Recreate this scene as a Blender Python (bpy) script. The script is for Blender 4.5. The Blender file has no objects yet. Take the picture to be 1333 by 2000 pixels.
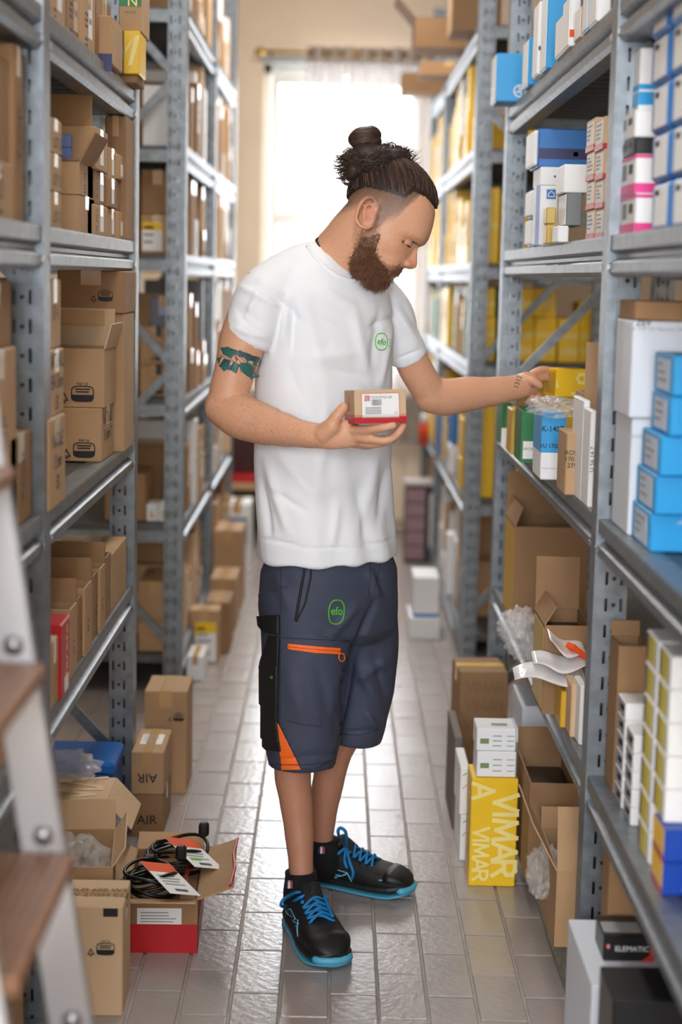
import bpy, bmesh, math, random
import numpy as np
from mathutils import Vector, Matrix
from mathutils.bvhtree import BVHTree

SC = bpy.context.scene
COL = SC.collection
rnd = random.Random(7)

# ------------------------------------------------------------------ camera
F_PX = 3350.0                                  # focal length in pixels of a 1333 x 2000 frame
CAM = Vector((0.0, 0.0, 1.52))
_p, _y, _r = math.radians(7.81), math.radians(0.29), math.radians(1.26)
FWD = Vector((math.sin(_y) * math.cos(_p), math.cos(_y) * math.cos(_p), -math.sin(_p)))
_rt0 = Vector((math.cos(_y), -math.sin(_y), 0))
_up0 = _rt0.cross(FWD)
RT = _rt0 * math.cos(_r) + _up0 * math.sin(_r)
UP = _up0 * math.cos(_r) - _rt0 * math.sin(_r)
cd = bpy.data.cameras.new('camera')
cam = bpy.data.objects.new('camera', cd)
COL.objects.link(cam)
m = Matrix((RT, UP, -FWD)).transposed().to_4x4()
m.translation = CAM
cam.matrix_world = m
cd.sensor_fit = 'VERTICAL'
cd.sensor_height = 36.0
cd.lens = F_PX / 2000.0 * 36.0
cd.clip_start = 0.05
cd.clip_end = 200
cd.dof.use_dof = True
cd.dof.focus_distance = 3.97
cd.dof.aperture_fstop = 2.0
SC.camera = cam

# ------------------------------------------------------------------ sky, lights, exposure
SC.view_settings.view_transform = 'Standard'
SC.view_settings.look = 'None'
SC.view_settings.exposure = 0.36
SC.view_settings.gamma = 1.0
SC.view_settings.use_curve_mapping = False
w = bpy.data.worlds.new('overcast_sky')
SC.world = w
w.use_nodes = True
w.node_tree.nodes['Background'].inputs[0].default_value = (0.90, 0.95, 1.0, 1)
w.node_tree.nodes['Background'].inputs[1].default_value = 17.0


def lamp(name, loc, size, energy, color, rot=(0, 0, 0), size_y=None):
    ld = bpy.data.lights.new(name, 'AREA')
    ld.shape = 'RECTANGLE'
    ld.size = size
    ld.size_y = size_y or size
    ld.energy = energy
    ld.color = color
    o = bpy.data.objects.new(name, ld)
    o.location = loc
    o.rotation_euler = rot
    COL.objects.link(o)
    return o


# added fill lights above the aisle (their unseen luminaires are built with the room)
CEIL = 3.45
for yy, en in ((1.2, 16), (4.6, 14), (7.6, 40)):
    lamp('added_fill_light', (0.05, yy, CEIL - 0.10), 0.28, en, (1.0, 0.95, 0.88), (0, 0, 0), 1.5)


# daylight enters through the window ahead and an added, unseen opening behind the camera: sampling portals in both openings
for nm, loc, sx, sy, rx in (('window_portal', (0.02, 10.3, 1.84), 1.05, 1.98, -math.pi / 2), ('added_opening_portal', (-0.5, -2.9, 2.2), 2.2, 1.8, math.pi / 2)):
    po_ = lamp(nm, loc, sx, 1.0, (1, 1, 1), (rx, 0, 0), sy)
    po_.data.cycles.is_portal = True


# ------------------------------------------------------------------ pixel geometry
def ray(px, py):
    return (RT * (px - 666.5) + UP * (1000.0 - py) + FWD * F_PX)


def P(px, py, Y):
    "point seen at pixel (px, py) standing at distance Y down the aisle"
    d = ray(px, py)
    return CAM + d * (Y / d.y)


def PX(px, py, X):
    d = ray(px, py)
    return CAM + d * (X / d.x)


def PZ(px, py, z):
    d = ray(px, py)
    return CAM + d * ((z - CAM.z) / d.z)


def proj(p):
    d = Vector(p) - CAM
    k = F_PX / d.dot(FWD)
    return 666.5 + d.dot(RT) * k, 1000 - d.dot(UP) * k


def Yof(px, X, z):
    "distance at which the line (X, z) crosses pixel column px"
    lo, hi = 0.6, 40.0
    s = 1 if X > 0 else -1
    for _ in range(50):
        mid = (lo + hi) / 2
        if (proj((X, mid, z))[0] - px) * s > 0:
            lo = mid
        else:
            hi = mid
    return (lo + hi) / 2


def Zof(py, X, Y):
    lo, hi = -1.0, 5.0
    for _ in range(50):
        mid = (lo + hi) / 2
        if proj((X, Y, mid))[1] > py:
            lo = mid
        else:
            hi = mid
    return (lo + hi) / 2


# ------------------------------------------------------------------ materials
def lin(c):
    c = [v / 255.0 for v in c]
    return tuple((v / 12.92 if v <= 0.04045 else ((v + 0.055) / 1.055) ** 2.4) for v in c) + (1.0,)


MATS = {}


def mat(name, rgb, rough=0.6, metal=0.0, var=0.0, vscale=8.0, bump=0.0, bscale=60.0, stretch=None,
        spec=0.5, alpha=1.0, trans=0.0, emit=0.0, rgb2=None, coat=0.0, sss=0.0, fine=0.0):
    if name in MATS:
        return MATS[name]
    M = bpy.data.materials.new(name)
    M.use_nodes = True
    nt = M.node_tree
    b = nt.nodes['Principled BSDF']
    b.inputs['Base Color'].default_value = lin(rgb)
    b.inputs['Roughness'].default_value = rough
    b.inputs['Metallic'].default_value = metal
    b.inputs['Specular IOR Level'].default_value = spec
    b.inputs['Alpha'].default_value = alpha
    b.inputs['Transmission Weight'].default_value = trans
    b.inputs['Coat Weight'].default_value = coat
    if sss:
        b.inputs['Subsurface Weight'].default_value = sss
        b.inputs['Subsurface Radius'].default_value = (0.012, 0.005, 0.003)
        b.inputs['Subsurface Scale'].default_value = 1.0
    if emit:
        b.inputs['Emission Color'].default_value = lin(rgb)
        b.inputs['Emission Strength'].default_value = emit
    tc = nt.nodes.new('ShaderNodeTexCoord')
    src = tc.outputs['Object']
    if stretch:
        mp = nt.nodes.new('ShaderNodeMapping')
        mp.inputs['Scale'].default_value = stretch
        nt.links.new(src, mp.inputs['Vector'])
        src = mp.outputs['Vector']
    if var or rgb2:
        n = nt.nodes.new('ShaderNodeTexNoise')
        n.inputs['Scale'].default_value = vscale
        n.inputs['Detail'].default_value = 5
        nt.links.new(src, n.inputs['Vector'])
        r = nt.nodes.new('ShaderNodeValToRGB')
        c = lin(rgb)
        if rgb2:
            a, z = c, lin(rgb2)
        else:
            a = tuple(min(1, v * (1 - var)) for v in c[:3]) + (1,)
            z = tuple(min(1, v * (1 + var)) for v in c[:3]) + (1,)
        r.color_ramp.elements[0].position = 0.34
        r.color_ramp.elements[1].position = 0.66
        r.color_ramp.elements[0].color = a
        r.color_ramp.elements[1].color = z
        nt.links.new(n.outputs['Fac'], r.inputs['Fac'])
        nt.links.new(r.outputs['Color'], b.inputs['Base Color'])
    if bump:
        n2 = nt.nodes.new('ShaderNodeTexNoise')
        n2.inputs['Scale'].default_value = bscale
        n2.inputs['Detail'].default_value = 4
        nt.links.new(src, n2.inputs['Vector'])
        bp = nt.nodes.new('ShaderNodeBump')
        bp.inputs['Strength'].default_value = bump
        bp.inputs['Distance'].default_value = 0.01
        nt.links.new(n2.outputs['Fac'], bp.inputs['Height'])
        nt.links.new(bp.outputs['Normal'], b.inputs['Normal'])
    MATS[name] = M
    return M


KRAFT = mat('kraft_cardboard', (180, 145, 108), 0.75, var=0.08, vscale=5, bump=0.05, bscale=90)
KRAFT2 = mat('dark_kraft_cardboard', (150, 115, 80), 0.75, var=0.09, vscale=5, bump=0.05, bscale=90)
KRAFT3 = mat('pale_kraft_cardboard', (206, 175, 140), 0.75, var=0.05, vscale=5, bump=0.05, bscale=90)
KIN = mat('inner_cardboard', (158, 122, 86), 0.85, var=0.05)
TAPE = mat('packing_tape', (196, 158, 112), 0.16, spec=0.7)
CLEARTAPE = mat('clear_tape', (225, 215, 200), 0.1, spec=0.8)
WHITE = mat('white_card', (236, 237, 240), 0.45)
PAPER = mat('white_paper', (240, 240, 240), 0.6)
GREYP = mat('grey_print', (150, 152, 156), 0.6)
INK = mat('black_ink', (22, 22, 24), 0.6)
FAINT = mat('faded_ink', (92, 78, 62), 0.7)
YELLOW = mat('yellow_card', (242, 196, 22), 0.38)
LETTER = mat('pale_yellow_letter', (246, 226, 140), 0.4)
BLUE = mat('light_blue_card', (30, 156, 224), 0.4)
BLUE2 = mat('mid_blue_card', (20, 112, 190), 0.4)
NAVY = mat('navy_card', (18, 28, 92), 0.4)
RED = mat('red_card', (186, 20, 30), 0.4)
REDPRINT = mat('red_print', (200, 50, 45), 0.5)
GREEN = mat('green_card', (10, 120, 62), 0.45)
GREENPRINT = mat('green_print', (30, 130, 70), 0.5)
PINK = mat('magenta_card', (226, 52, 140), 0.4)
ORANGE = mat('orange_card', (236, 84, 16), 0.75)
GREY = mat('grey_card', (120, 122, 126), 0.5)
BLACKCARD = mat('black_card', (20, 20, 22), 0.35)
TEAL = mat('teal_card', (30, 150, 160), 0.4)
FILM = mat('clear_plastic_film', (246, 246, 248), 0.08, alpha=0.24, spec=0.9, bump=0.6, bscale=18)
STEEL = mat('galvanised_steel', (126, 132, 138), 0.42, 0.8, var=0.16, vscale=34, bump=0.05, bscale=40)
STEELD = mat('zinc_deck_steel', (96, 98, 101), 0.5, 0.6, var=0.12, vscale=16, bump=0.05, bscale=30)
BOLT = mat('bolt_steel', (150, 150, 155), 0.3, 0.9)


# ------------------------------------------------------------------ mesh builder
class MB:
    def __init__(self):
        self.v, self.f = [], []

    def add(self, vs, fs):
        o = len(self.v)
        self.v += [tuple(p) for p in vs]
        self.f += [tuple(i + o for i in q) for q in fs]
        return self

    def box(self, x0, x1, y0, y1, z0, z1):
        vs = [(x, y, z) for z in (z0, z1) for y in (y0, y1) for x in (x0, x1)]
        return self.add(vs, [(0, 2, 3, 1), (4, 5, 7, 6), (0, 1, 5, 4), (2, 6, 7, 3), (0, 4, 6, 2), (1, 3, 7, 5)])

    def cbox(self, x0, x1, y0, y1, z0, z1, c=0.002):
        "box with chamfered edges"
        X, Y, Z = (x0, x1), (y0, y1), (z0, z1)
        c = min(c, (x1 - x0) * .3, (y1 - y0) * .3, (z1 - z0) * .3)
        vs, idx = [], {}
        for i in (0, 1):
            for j in (0, 1):
                for k in (0, 1):
                    sx, sy, sz = (1 - 2 * i), (1 - 2 * j), (1 - 2 * k)
                    idx[i, j, k, 0] = len(vs); vs.append((X[i], Y[j] + sy * c, Z[k] + sz * c))
                    idx[i, j, k, 1] = len(vs); vs.append((X[i] + sx * c, Y[j], Z[k] + sz * c))
                    idx[i, j, k, 2] = len(vs); vs.append((X[i] + sx * c, Y[j] + sy * c, Z[k]))
        fs = []
        ring = [(0, 0), (1, 0), (1, 1), (0, 1)]
        for i in (0, 1):
            fs.append([idx[i, a, b, 0] for a, b in ring])
            fs.append([idx[a, i, b, 1] for a, b in ring])
            fs.append([idx[a, b, i, 2] for a, b in ring])
            for j in (0, 1):
                fs.append([idx[i, j, 0, 0], idx[i, j, 1, 0], idx[i, j, 1, 1], idx[i, j, 0, 1]])
                fs.append([idx[i, 0, j, 0], idx[i, 1, j, 0], idx[i, 1, j, 2], idx[i, 0, j, 2]])
                fs.append([idx[0, i, j, 1], idx[1, i, j, 1], idx[1, i, j, 2], idx[0, i, j, 2]])
                for k in (0, 1):
                    fs.append([idx[i, j, k, 0], idx[i, j, k, 1], idx[i, j, k, 2]])
        return self.add(vs, fs)

    def prism_y(self, pts, y0, y1):
        "polygon in XZ drawn along Y"
        n = len(pts)
        vs = [(x, y0, z) for x, z in pts] + [(x, y1, z) for x, z in pts]
        fs = [tuple(range(n - 1, -1, -1)), tuple(range(n, 2 * n))]
        fs += [(i, (i + 1) % n, n + (i + 1) % n, n + i) for i in range(n)]
        return self.add(vs, fs)

    def tube(self, path, r, n=8, caps=True):
        path = [Vector(p) for p in path]
        rs = r if isinstance(r, (list, tuple)) else [r] * len(path)
        rings = []
        t0 = (path[1] - path[0]).normalized()
        ref = Vector((0, 0, 1)) if abs(t0.z) < 0.9 else Vector((1, 0, 0))
        u = t0.cross(ref).normalized()
        for i, p in enumerate(path):
            a = path[max(i - 1, 0)]; b = path[min(i + 1, len(path) - 1)]
            t = (b - a).normalized()
            u = (u - t * u.dot(t)).normalized()
            v = t.cross(u)
            rings.append([p + (u * math.cos(k * 2 * math.pi / n) + v * math.sin(k * 2 * math.pi / n)) * rs[i] for k in range(n)])
        return self.loft(rings, caps)

    def loft(self, rings, caps=True, closed=True):
        n = len(rings[0])
        vs = [p for r in rings for p in r]
        fs = []
        for i in range(len(rings) - 1):
            for k in range(n if closed else n - 1):
                a, b = i * n + k, i * n + (k + 1) % n
                fs.append((a, b, b + n, a + n))
        if caps:
            fs.append(tuple(range(n - 1, -1, -1)))
            fs.append(tuple(range((len(rings) - 1) * n, len(rings) * n)))
        return self.add(vs, fs)

    def bar(self, a, b, w, h, upv=(0, 0, 1)):
        a, b = Vector(a), Vector(b)
        t = (b - a).normalized()
        s = t.cross(Vector(upv)).normalized()
        q = s.cross(t)
        rings = [[p + s * (sx * w / 2) + q * (sy * h / 2) for sx, sy in ((-1, -1), (1, -1), (1, 1), (-1, 1))] for p in (a, b)]
        return self.loft(rings)

    def mesh(self, name):
        me = bpy.data.meshes.new(name)
        me.from_pydata(self.v, [], self.f)
        bm = bmesh.new()
        bm.from_mesh(me)
        bmesh.ops.recalc_face_normals(bm, faces=bm.faces)
        bm.to_mesh(me)
        bm.free()
        me.update()
        return me

    def build(self, name, mt, parent=None, smooth=False, **kw):
        me = self.mesh(name)
        me.materials.append(mt)
        if smooth:
            for p in me.polygons:
                p.use_smooth = True
        return link(name, me, parent, **kw)


def link(name, me, parent=None, loc=None, label=None, cat=None, group=None, kind=None, rot=None):
    o = bpy.data.objects.new(name, me)
    COL.objects.link(o)
    if parent is not None:
        o.parent = parent
    if loc is not None:
        o.location = loc
    if rot is not None:
        o.rotation_euler = rot
    tag(o, label, cat, group, kind)
    return o


def tag(o, label=None, cat=None, group=None, kind=None):
    if label: o['label'] = label
    if cat: o['category'] = cat
    if group: o['group'] = group
    if kind: o['kind'] = kind
    return o


def empty(name, loc=(0, 0, 0), rz=0, **kw):
    o = link(name, None, None, loc, **kw)
    o.empty_display_size = 0.1
    o.rotation_euler = (0, 0, rz)
    return o


_txt = {}


def text_mesh(s, bold=0.0):
    "flat lettering: unit cap height about 0.7, centred"
    k = (s, bold)
    if k not in _txt:
        cu = bpy.data.curves.new('lettering', 'FONT')
        cu.body = s
        cu.align_x = 'CENTER'
        cu.align_y = 'CENTER'
        cu.size = 1.0
        cu.offset = bold
        cu.resolution_u = 3
        o = bpy.data.objects.new('lettering', cu)
        COL.objects.link(o)
        dg = bpy.context.evaluated_depsgraph_get()
        me = bpy.data.meshes.new_from_object(o.evaluated_get(dg))
        bpy.data.objects.remove(o)
        _txt[k] = ([tuple(v.co) for v in me.vertices], [tuple(p.vertices) for p in me.polygons])
        bpy.data.meshes.remove(me)
    return _txt[k]

# ------------------------------------------------------------------ room shell
WALLM = mat('beige_plaster', (246, 228, 206), 0.8, var=0.03, vscale=3, bump=0.04, bscale=40)
CEILM = mat('white_plaster', (236, 232, 224), 0.85)
GROUT = mat('floor_grout', (168, 160, 154), 0.7, var=0.1, vscale=20)
TILEM = mat('taupe_floor_tile', (160, 151, 149), 0.22, var=0.06, vscale=3.0, bump=0.10, bscale=55, spec=0.85)
FRAMEM = mat('white_window_frame', (232, 232, 228), 0.4)
BRASS = mat('brass_rod', (176, 140, 70), 0.3, 0.9)
WALLY = 10.25

flo = MB().box(-2.6, 2.6, -3.0, WALLY + .2, -0.12, -0.006).build('floor', GROUT, kind='structure')

TW, TL = 0.1042, 0.234
tile_me = MB().cbox(-TW / 2 + .003, TW / 2 - .003, -TL / 2 + .003, TL / 2 - .003, -0.02, 0, .0018).mesh('tile')
tile_me.materials.append(TILEM)
spots = []
for i in range(-24, 25):
    xc = -0.402 + TW * (i + 0.5)
    off = 3.375 + (0.5 * TL if (i % 2) == 0 else 0.0)
    for j in range(-16, 30):
        yc = off + TL * (j + 0.5)
        if yc < WALLY - .1:
            spots.append((xc, yc))
inview = [s for s in spots if abs(s[0]) < 0.56 and 3.3 < s[1] < 9.6]
inview.sort(key=lambda s: s[1])
near = set(inview[:298])
rest = MB()
tr = random.Random(3)
for s in spots:
    if s in near:
        link('tile', tile_me, flo, (s[0], s[1], tr.uniform(-.0006, .0006)),
             rot=(tr.uniform(-.003, .003), tr.uniform(-.004, .004), tr.uniform(-.002, .002)))
    elif abs(s[0]) < 1.6 and s[1] > 0.2:
        x, y = s
        rest.box(x - TW / 2 + .003, x + TW / 2 - .003, y - TL / 2 + .003, y + TL / 2 - .003, -0.02, 0)
rest.build('tile_field', TILEM, flo, kind='stuff')

# back wall with the window opening
WX0, WX1, WZ0, WZ1 = P(512, 400, WALLY).x, P(832, 400, WALLY).x, 0.86, P(660, 122, WALLY).z
wb = MB()
wb.box(-2.6, WX0, WALLY, WALLY + .25, 0, CEIL + .1)
wb.box(WX1, 2.6, WALLY, WALLY + .25, 0, CEIL + .1)
wb.box(WX0, WX1, WALLY, WALLY + .25, 0, WZ0)
wb.box(WX0, WX1, WALLY, WALLY + .25, WZ1, CEIL + .1)
wb.build('wall_back', WALLM, kind='structure')
MB().box(-2.6, -2.45, -3.0, WALLY, 0, CEIL + .1).build('wall_left', WALLM, kind='structure')
MB().box(2.45, 2.6, -3.0, WALLY, 0, CEIL + .1).build('wall_right', WALLM, kind='structure')
MB().box(-2.6, 2.6, -3.0, WALLY + .25, CEIL, CEIL + .15).build('ceiling', CEILM, kind='structure')
wf = MB()  # unseen wall added behind the camera, its opening sized to set the fill
wf.box(-2.6, -1.6, -3.0, -2.8, 0, CEIL + .1)
wf.box(.6, 2.6, -3.0, -2.8, 0, CEIL + .1)
wf.box(-1.6, .6, -3.0, -2.8, 0, 1.3)
wf.box(-1.6, .6, -3.0, -2.8, 3.1, CEIL + .1)
wf.build('added_wall_front', WALLM, kind='structure')
MB().cbox(-2.4, 2.4, WALLY - .012, WALLY, 0, .08, .003).build('baseboard_back', mat('tile_skirting', (190, 176, 160), .4), kind='structure')

# window: frame, two casements with a low rail, panes, sill
GLASS = mat('window_glass', (255, 255, 255), 0.02, alpha=0.10, spec=0.5)
win = empty('window_1', ((WX0 + WX1) / 2, WALLY + .10, WZ0), kind='structure')
hw, hh = (WX1 - WX0) / 2, WZ1 - WZ0
fr = MB()
for a in (-1, 1):
    fr.cbox(min(a * hw, a * (hw - .045)), max(a * hw, a * (hw - .045)), -.05, .03, 0, hh, .004)
fr.cbox(-hw, hw, -.05, .03, hh - .07, hh, .004)
fr.cbox(-hw, hw, -.05, .03, 0, .05, .004)
fr.build('window_frame', FRAMEM, win)
zr = P(560, 426, WALLY).z - WZ0
for a in (-1, 1):
    xa, xb = (-hw + .047, -.006) if a < 0 else (.006, hw - .047)
    c = MB()
    c.cbox(xa, xa + .045, -.03, .02, .052, hh - .072, .004)
    c.cbox(xb - .045, xb, -.03, .02, .052, hh - .072, .004)
    c.cbox(xa, xb, -.028, .018, .052, .11, .004)
    c.cbox(xa, xb, -.028, .018, hh - .125, hh - .072, .004)
    c.cbox(xa, xb, -.028, .018, zr - .04, zr + .04, .004)
    cs = c.build('casement', FRAMEM, win)
    MB().box(xa + .045, xb - .045, -.006, -.002, .11, zr - .04).build('pane', GLASS, cs)
    MB().box(xa + .045, xb - .045, -.006, -.002, zr + .04, hh - .125).build('pane', GLASS, cs)
MB().cbox(-hw - .05, hw + .05, -.2, .05, -.04, 0, .006).build('window_sill', mat('sill_stone', (214, 208, 200), .35), win)
# roller shutter box above
MB().cbox(-hw - .02, hw + .02, -.115, -.06, hh - .015, hh + .03, .006).build('shutter_rail', mat('grey_rail', (176, 182, 186), .4), win)

# curtain rod and sheer curtain
rodz = P(650, 103, WALLY - .12).z
rodx0 = P(508, 103, WALLY - .12).x
rod = empty('curtain_rod', (0, WALLY - .12, rodz), label='thin brass curtain rod with ball ends above the window', cat='curtain rod')
MB().tube([(rodx0, 0, 0), (.62, 0, 0)], .009, 10).build('pole', BRASS, rod, True)
for xx in (rodx0, .62):
    MB().tube([(xx - .03, 0, 0), (xx - .02, 0, 0), (xx, 0, 0), (xx + .02, 0, 0), (xx + .03, 0, 0)], [.008, .018, .024, .018, .008], 12).build('finial', BRASS, rod, True)
    MB().bar((xx + (.06 if xx < 0 else -.06), 0, 0), (xx + (.06 if xx < 0 else -.06), .12, 0), .012, .012).build('bracket', BRASS, rod)
SHEER = bpy.data.materials.new('sheer_voile')
SHEER.use_nodes = True
nt = SHEER.node_tree
nt.nodes.clear()
out = nt.nodes.new('ShaderNodeOutputMaterial')
mix = nt.nodes.new('ShaderNodeMixShader')
mix2 = nt.nodes.new('ShaderNodeMixShader')
tr_ = nt.nodes.new('ShaderNodeBsdfTransparent')
tl_ = nt.nodes.new('ShaderNodeBsdfTranslucent')
df_ = nt.nodes.new('ShaderNodeBsdfDiffuse')
tl_.inputs[0].default_value = lin((150, 144, 142))
df_.inputs[0].default_value = lin((214, 206, 202))
mix2.inputs[0].default_value = 0.5
mix.inputs[0].default_value = 0.72
nt.links.new(tl_.outputs[0], mix2.inputs[1])
nt.links.new(df_.outputs[0], mix2.inputs[2])
nt.links.new(tr_.outputs[0], mix.inputs[1])
nt.links.new(mix2.outputs[0], mix.inputs[2])
nt.links.new(mix.outputs[0], out.inputs[0])
HEADM = mat('curtain_heading', (196, 186, 180), 0.8)
cx0, cx1 = P(600, 100, WALLY - .12).x, .60
cur = empty('sheer_curtain', (0, WALLY - .12, 0), label='sheer white eyelet curtain drawn over the window panes', cat='curtain')
N = 110


def curt(za, zb, amp):
    mb = MB()
    rows = 6
    for j in range(rows + 1):
        z = za + (zb - za) * j / rows
        for i in range(N + 1):
            t = i / N
            x = cx0 + (cx1 - cx0) * t
            mb.v.append((x, amp * math.sin(t * 9 * 2 * math.pi) + .008 * math.sin(t * 31 + z), z))
    for j in range(rows):
        for i in range(N):
            a = j * (N + 1) + i
            mb.f.append((a, a + 1, a + N + 2, a + N + 1))
    return mb


curt(.55, rodz - .06, .022).build('voile', SHEER, cur, True)
hd = curt(rodz - .06, rodz + .035, .022).build('heading', HEADM, cur, True)
for k in range(18):
    t = (k + .5) / 18
    x = cx0 + (cx1 - cx0) * t
    rg = [(x, .021 * math.cos(a), rodz - .004 + .021 * math.sin(a)) for a in [i * math.pi / 6 for i in range(13)]]
    MB().tube([(p[0], p[1], p[2]) for p in [(q[0], q[1], q[2] - 0) for q in rg]], .0035, 5).build('eyelet', BRASS, cur, True)

# unseen luminaires added to carry the fill lights (above the frame)
FILL_GLOW = mat('fill_lamp_diffuser', (255, 248, 236), .5, emit=2.0)
for k, yy in enumerate((1.2, 4.6, 7.6)):
    lt = empty('added_ceiling_light', (.05, yy, CEIL), label='long white fill luminaire added unseen over the aisle, %s from the window' % ('third', 'second', 'first')[k], cat='added fill light')
    MB().cbox(-.15, .15, -.78, .78, -.06, 0, .006).build('housing', CEILM, lt)
    MB().cbox(-.13, .13, -.75, .75, -.075, -.06, .003).build('diffuser', FILL_GLOW, lt)


# ------------------------------------------------------------------ steel racks
UH = 3.05


def upright_mesh(s):
    mb = MB()

    def strip(xa, xb, ya, yb):
        mb.box(min(s * xa, s * xb), max(s * xa, s * xb), ya, yb, 0, UH)

    def slotted(xa, xb, ya, yb, pitch, slot, ph=0.0):
        z = ph
        while z < UH:
            mb.box(min(s * xa, s * xb), max(s * xa, s * xb), ya, yb, z, min(UH, z + pitch - slot))
            z += pitch
    t = .003
    # face towards the aisle
    strip(0, t, -.035, .035)
    # faces across the aisle direction
    for ya, yb in ((-.035, -.032), (.032, .035)):
        strip(t, .022, ya, yb)
        slotted(.022, .028, ya + .001, yb, .053, .026)
        strip(.028, .052, ya + .002 if ya < 0 else ya, yb)
        slotted(.052, .058, ya + .001, yb, .053, .026)
        strip(.058, .066, ya, yb)
    strip(.063, .066, -.032, -.015)
    strip(.063, .066, .015, .032)
    strip(.03, .033, -.031, .031)
    return mb.mesh('upright')


def holes_mesh(s):
    mb = MB()
    z = .04
    while z < UH - .05:
        c = s * .040
        ring = [(c + .0045 * math.cos(a), -.0335, z + .0045 * math.sin(a)) for a in [i * math.pi / 4 for i in range(8)]]
        mb.add(ring, [tuple(range(8))])
        z += .053
    return mb.mesh('bolt_hole')


UPM, HOM = {}, {}
for s in (-1, 1):
    UPM[s] = upright_mesh(s); UPM[s].materials.append(STEEL)
    HOM[s] = holes_mesh(s); HOM[s].materials.append(INK)

BEAM = [(.004, 0), (.052, 0), (.052, -.078), (.012, -.078), (.003, -.070), (.003, -.052), (.018, -.044), (.018, -.036), (.003, -.028), (.003, -.005)]
SLATS = {}


def rack(label, s, xf, dep, ys, levels, slat_from, braces):
    r = empty('shelving_rack', (s * xf, ys[0], 0), label=label, cat='shelving rack')
    for i, y in enumerate(ys):
        for rear in (0, 1):
            u = link('upright', UPM[s] if not rear else UPM[-s], r, (s * dep * rear, y - ys[0], 0))
            link('bolt_hole', HOM[s] if not rear else HOM[-s], u, kind='stuff')
            MB().cbox(min(0, s * .07), max(0, s * .07), -.045, .045, 0, .006, .001).build('foot_plate', STEEL, u) if not rear else None
        for z in levels:
            if z > .3:
                MB().box(min(s * .06, s * (dep - .06)), max(s * .06, s * (dep - .06)), y - ys[0] - .02, y - ys[0] + .02, z - .06, z - .02).build('end_tie', STEEL, r)
        zz = .2
        k = i
        while zz < UH - .5 and braces:
            a, b = (s * .05, s * (dep - .05)) if k % 2 == 0 else (s * (dep - .05), s * .05)
            MB().bar((a, y - ys[0] + .015, zz), (b, y - ys[0] + .015, zz + .48), .028, .012, (0, 1, 0)).build('brace', STEEL, r)
            zz += .5
            k += 1
    for i in range(len(ys) - 1):
        y0, y1 = ys[i] - ys[0] + .036, ys[i + 1] - ys[0] - .036
        for z in levels:
            b = MB().prism_y([(s * x, z + q) for x, q in BEAM], y0, y1).build('beam', STEEL, r)
            for yb in (y0 + .006, y1 - .006):
                MB().cbox(min(s * -.002, s * .003), max(s * -.002, s * .003), yb - .006, yb + .006, z - .066, z - .054, .001).build('bolt', BOLT, b)
            MB().prism_y([(s * (dep - x), z + q) for x, q in BEAM], y0, y1).build('beam', STEEL, r)
            if z >= slat_from:
                key = (s, round(dep, 3))
                if key not in SLATS:
                    m_ = MB().box(-(dep - .11) / 2, (dep - .11) / 2, -.046, .046, -.004, 0)
                    m_.box(-(dep - .11) / 2, (dep - .11) / 2, -.046, -.040, -.026, -.004)
                    m_.box(-(dep - .11) / 2, (dep - .11) / 2, .040, .046, -.026, -.004)
                    SLATS[key] = m_.mesh('deck_slat')
                    SLATS[key].materials.append(STEELD)
                n = int((y1 - y0) / .1)
                for q in range(n):
                    link('deck_slat', SLATS[key], r, (s * dep / 2, y0 + (q + .5) * (y1 - y0) / n, z - .003))
            else:
                MB().box(min(s * .053, s * (dep - .053)), max(s * .053, s * (dep - .053)), y0, y1, z - .03, z - .003).build('deck_panel', STEELD, r)
    return r


LA = [.10, .685, 1.075, 1.60, 1.985, 2.43]
LB = [.15, .63, 1.080, 1.585, 1.96, 2.43]
RA = [.065, .54, 1.060, 1.61, 2.05, 2.50]
RB = [.10, .65, 1.20, 1.585, 2.03, 2.50]
XL, XR = .53, .52
YLA, YLB = [1.74, 3.16, 4.58], [6.05, 7.47, 8.89]
YRA, YRB = [1.25, 3.37, 5.50], [6.78, 8.85, 10.12]
rack('galvanised steel shelving rack at left, beside the step ladder', -1, XL, .55, YLA, LA, 1.9, True)
rack('galvanised steel shelving rack at left, towards the window', -1, XL, .55, YLB, LB, 1.5, True)
rack('galvanised steel shelving rack at right that the man reaches into', 1, XR, .55, YRA, RA, 1.9, True)
rack('galvanised steel shelving rack at right, towards the window', 1, XR, .55, YRB, RB, 1.5, True)

# ------------------------------------------------------------------ the man
def attr_mat(name, rough, sss=0.0, bump=0.0, bscale=200.0, spec=0.4):
    M = bpy.data.materials.new(name)
    M.use_nodes = True
    nt = M.node_tree
    b = nt.nodes['Principled BSDF']
    b.inputs['Roughness'].default_value = rough
    b.inputs['Specular IOR Level'].default_value = spec
    a = nt.nodes.new('ShaderNodeAttribute')
    a.attribute_name = 'Col'
    nt.links.new(a.outputs['Color'], b.inputs['Base Color'])
    if sss:
        b.inputs['Subsurface Weight'].default_value = sss
        b.inputs['Subsurface Radius'].default_value = (0.010, 0.004, 0.002)
        b.inputs['Subsurface Scale'].default_value = 1.0
    if bump:
        tc = nt.nodes.new('ShaderNodeTexCoord')
        n = nt.nodes.new('ShaderNodeTexNoise')
        n.inputs['Scale'].default_value = bscale
        n.inputs['Detail'].default_value = 3
        bp = nt.nodes.new('ShaderNodeBump')
        bp.inputs['Strength'].default_value = bump
        bp.inputs['Distance'].default_value = 0.002
        nt.links.new(tc.outputs['Object'], n.inputs['Vector'])
        nt.links.new(n.outputs['Fac'], bp.inputs['Height'])
        nt.links.new(bp.outputs['Normal'], b.inputs['Normal'])
    return M


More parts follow.
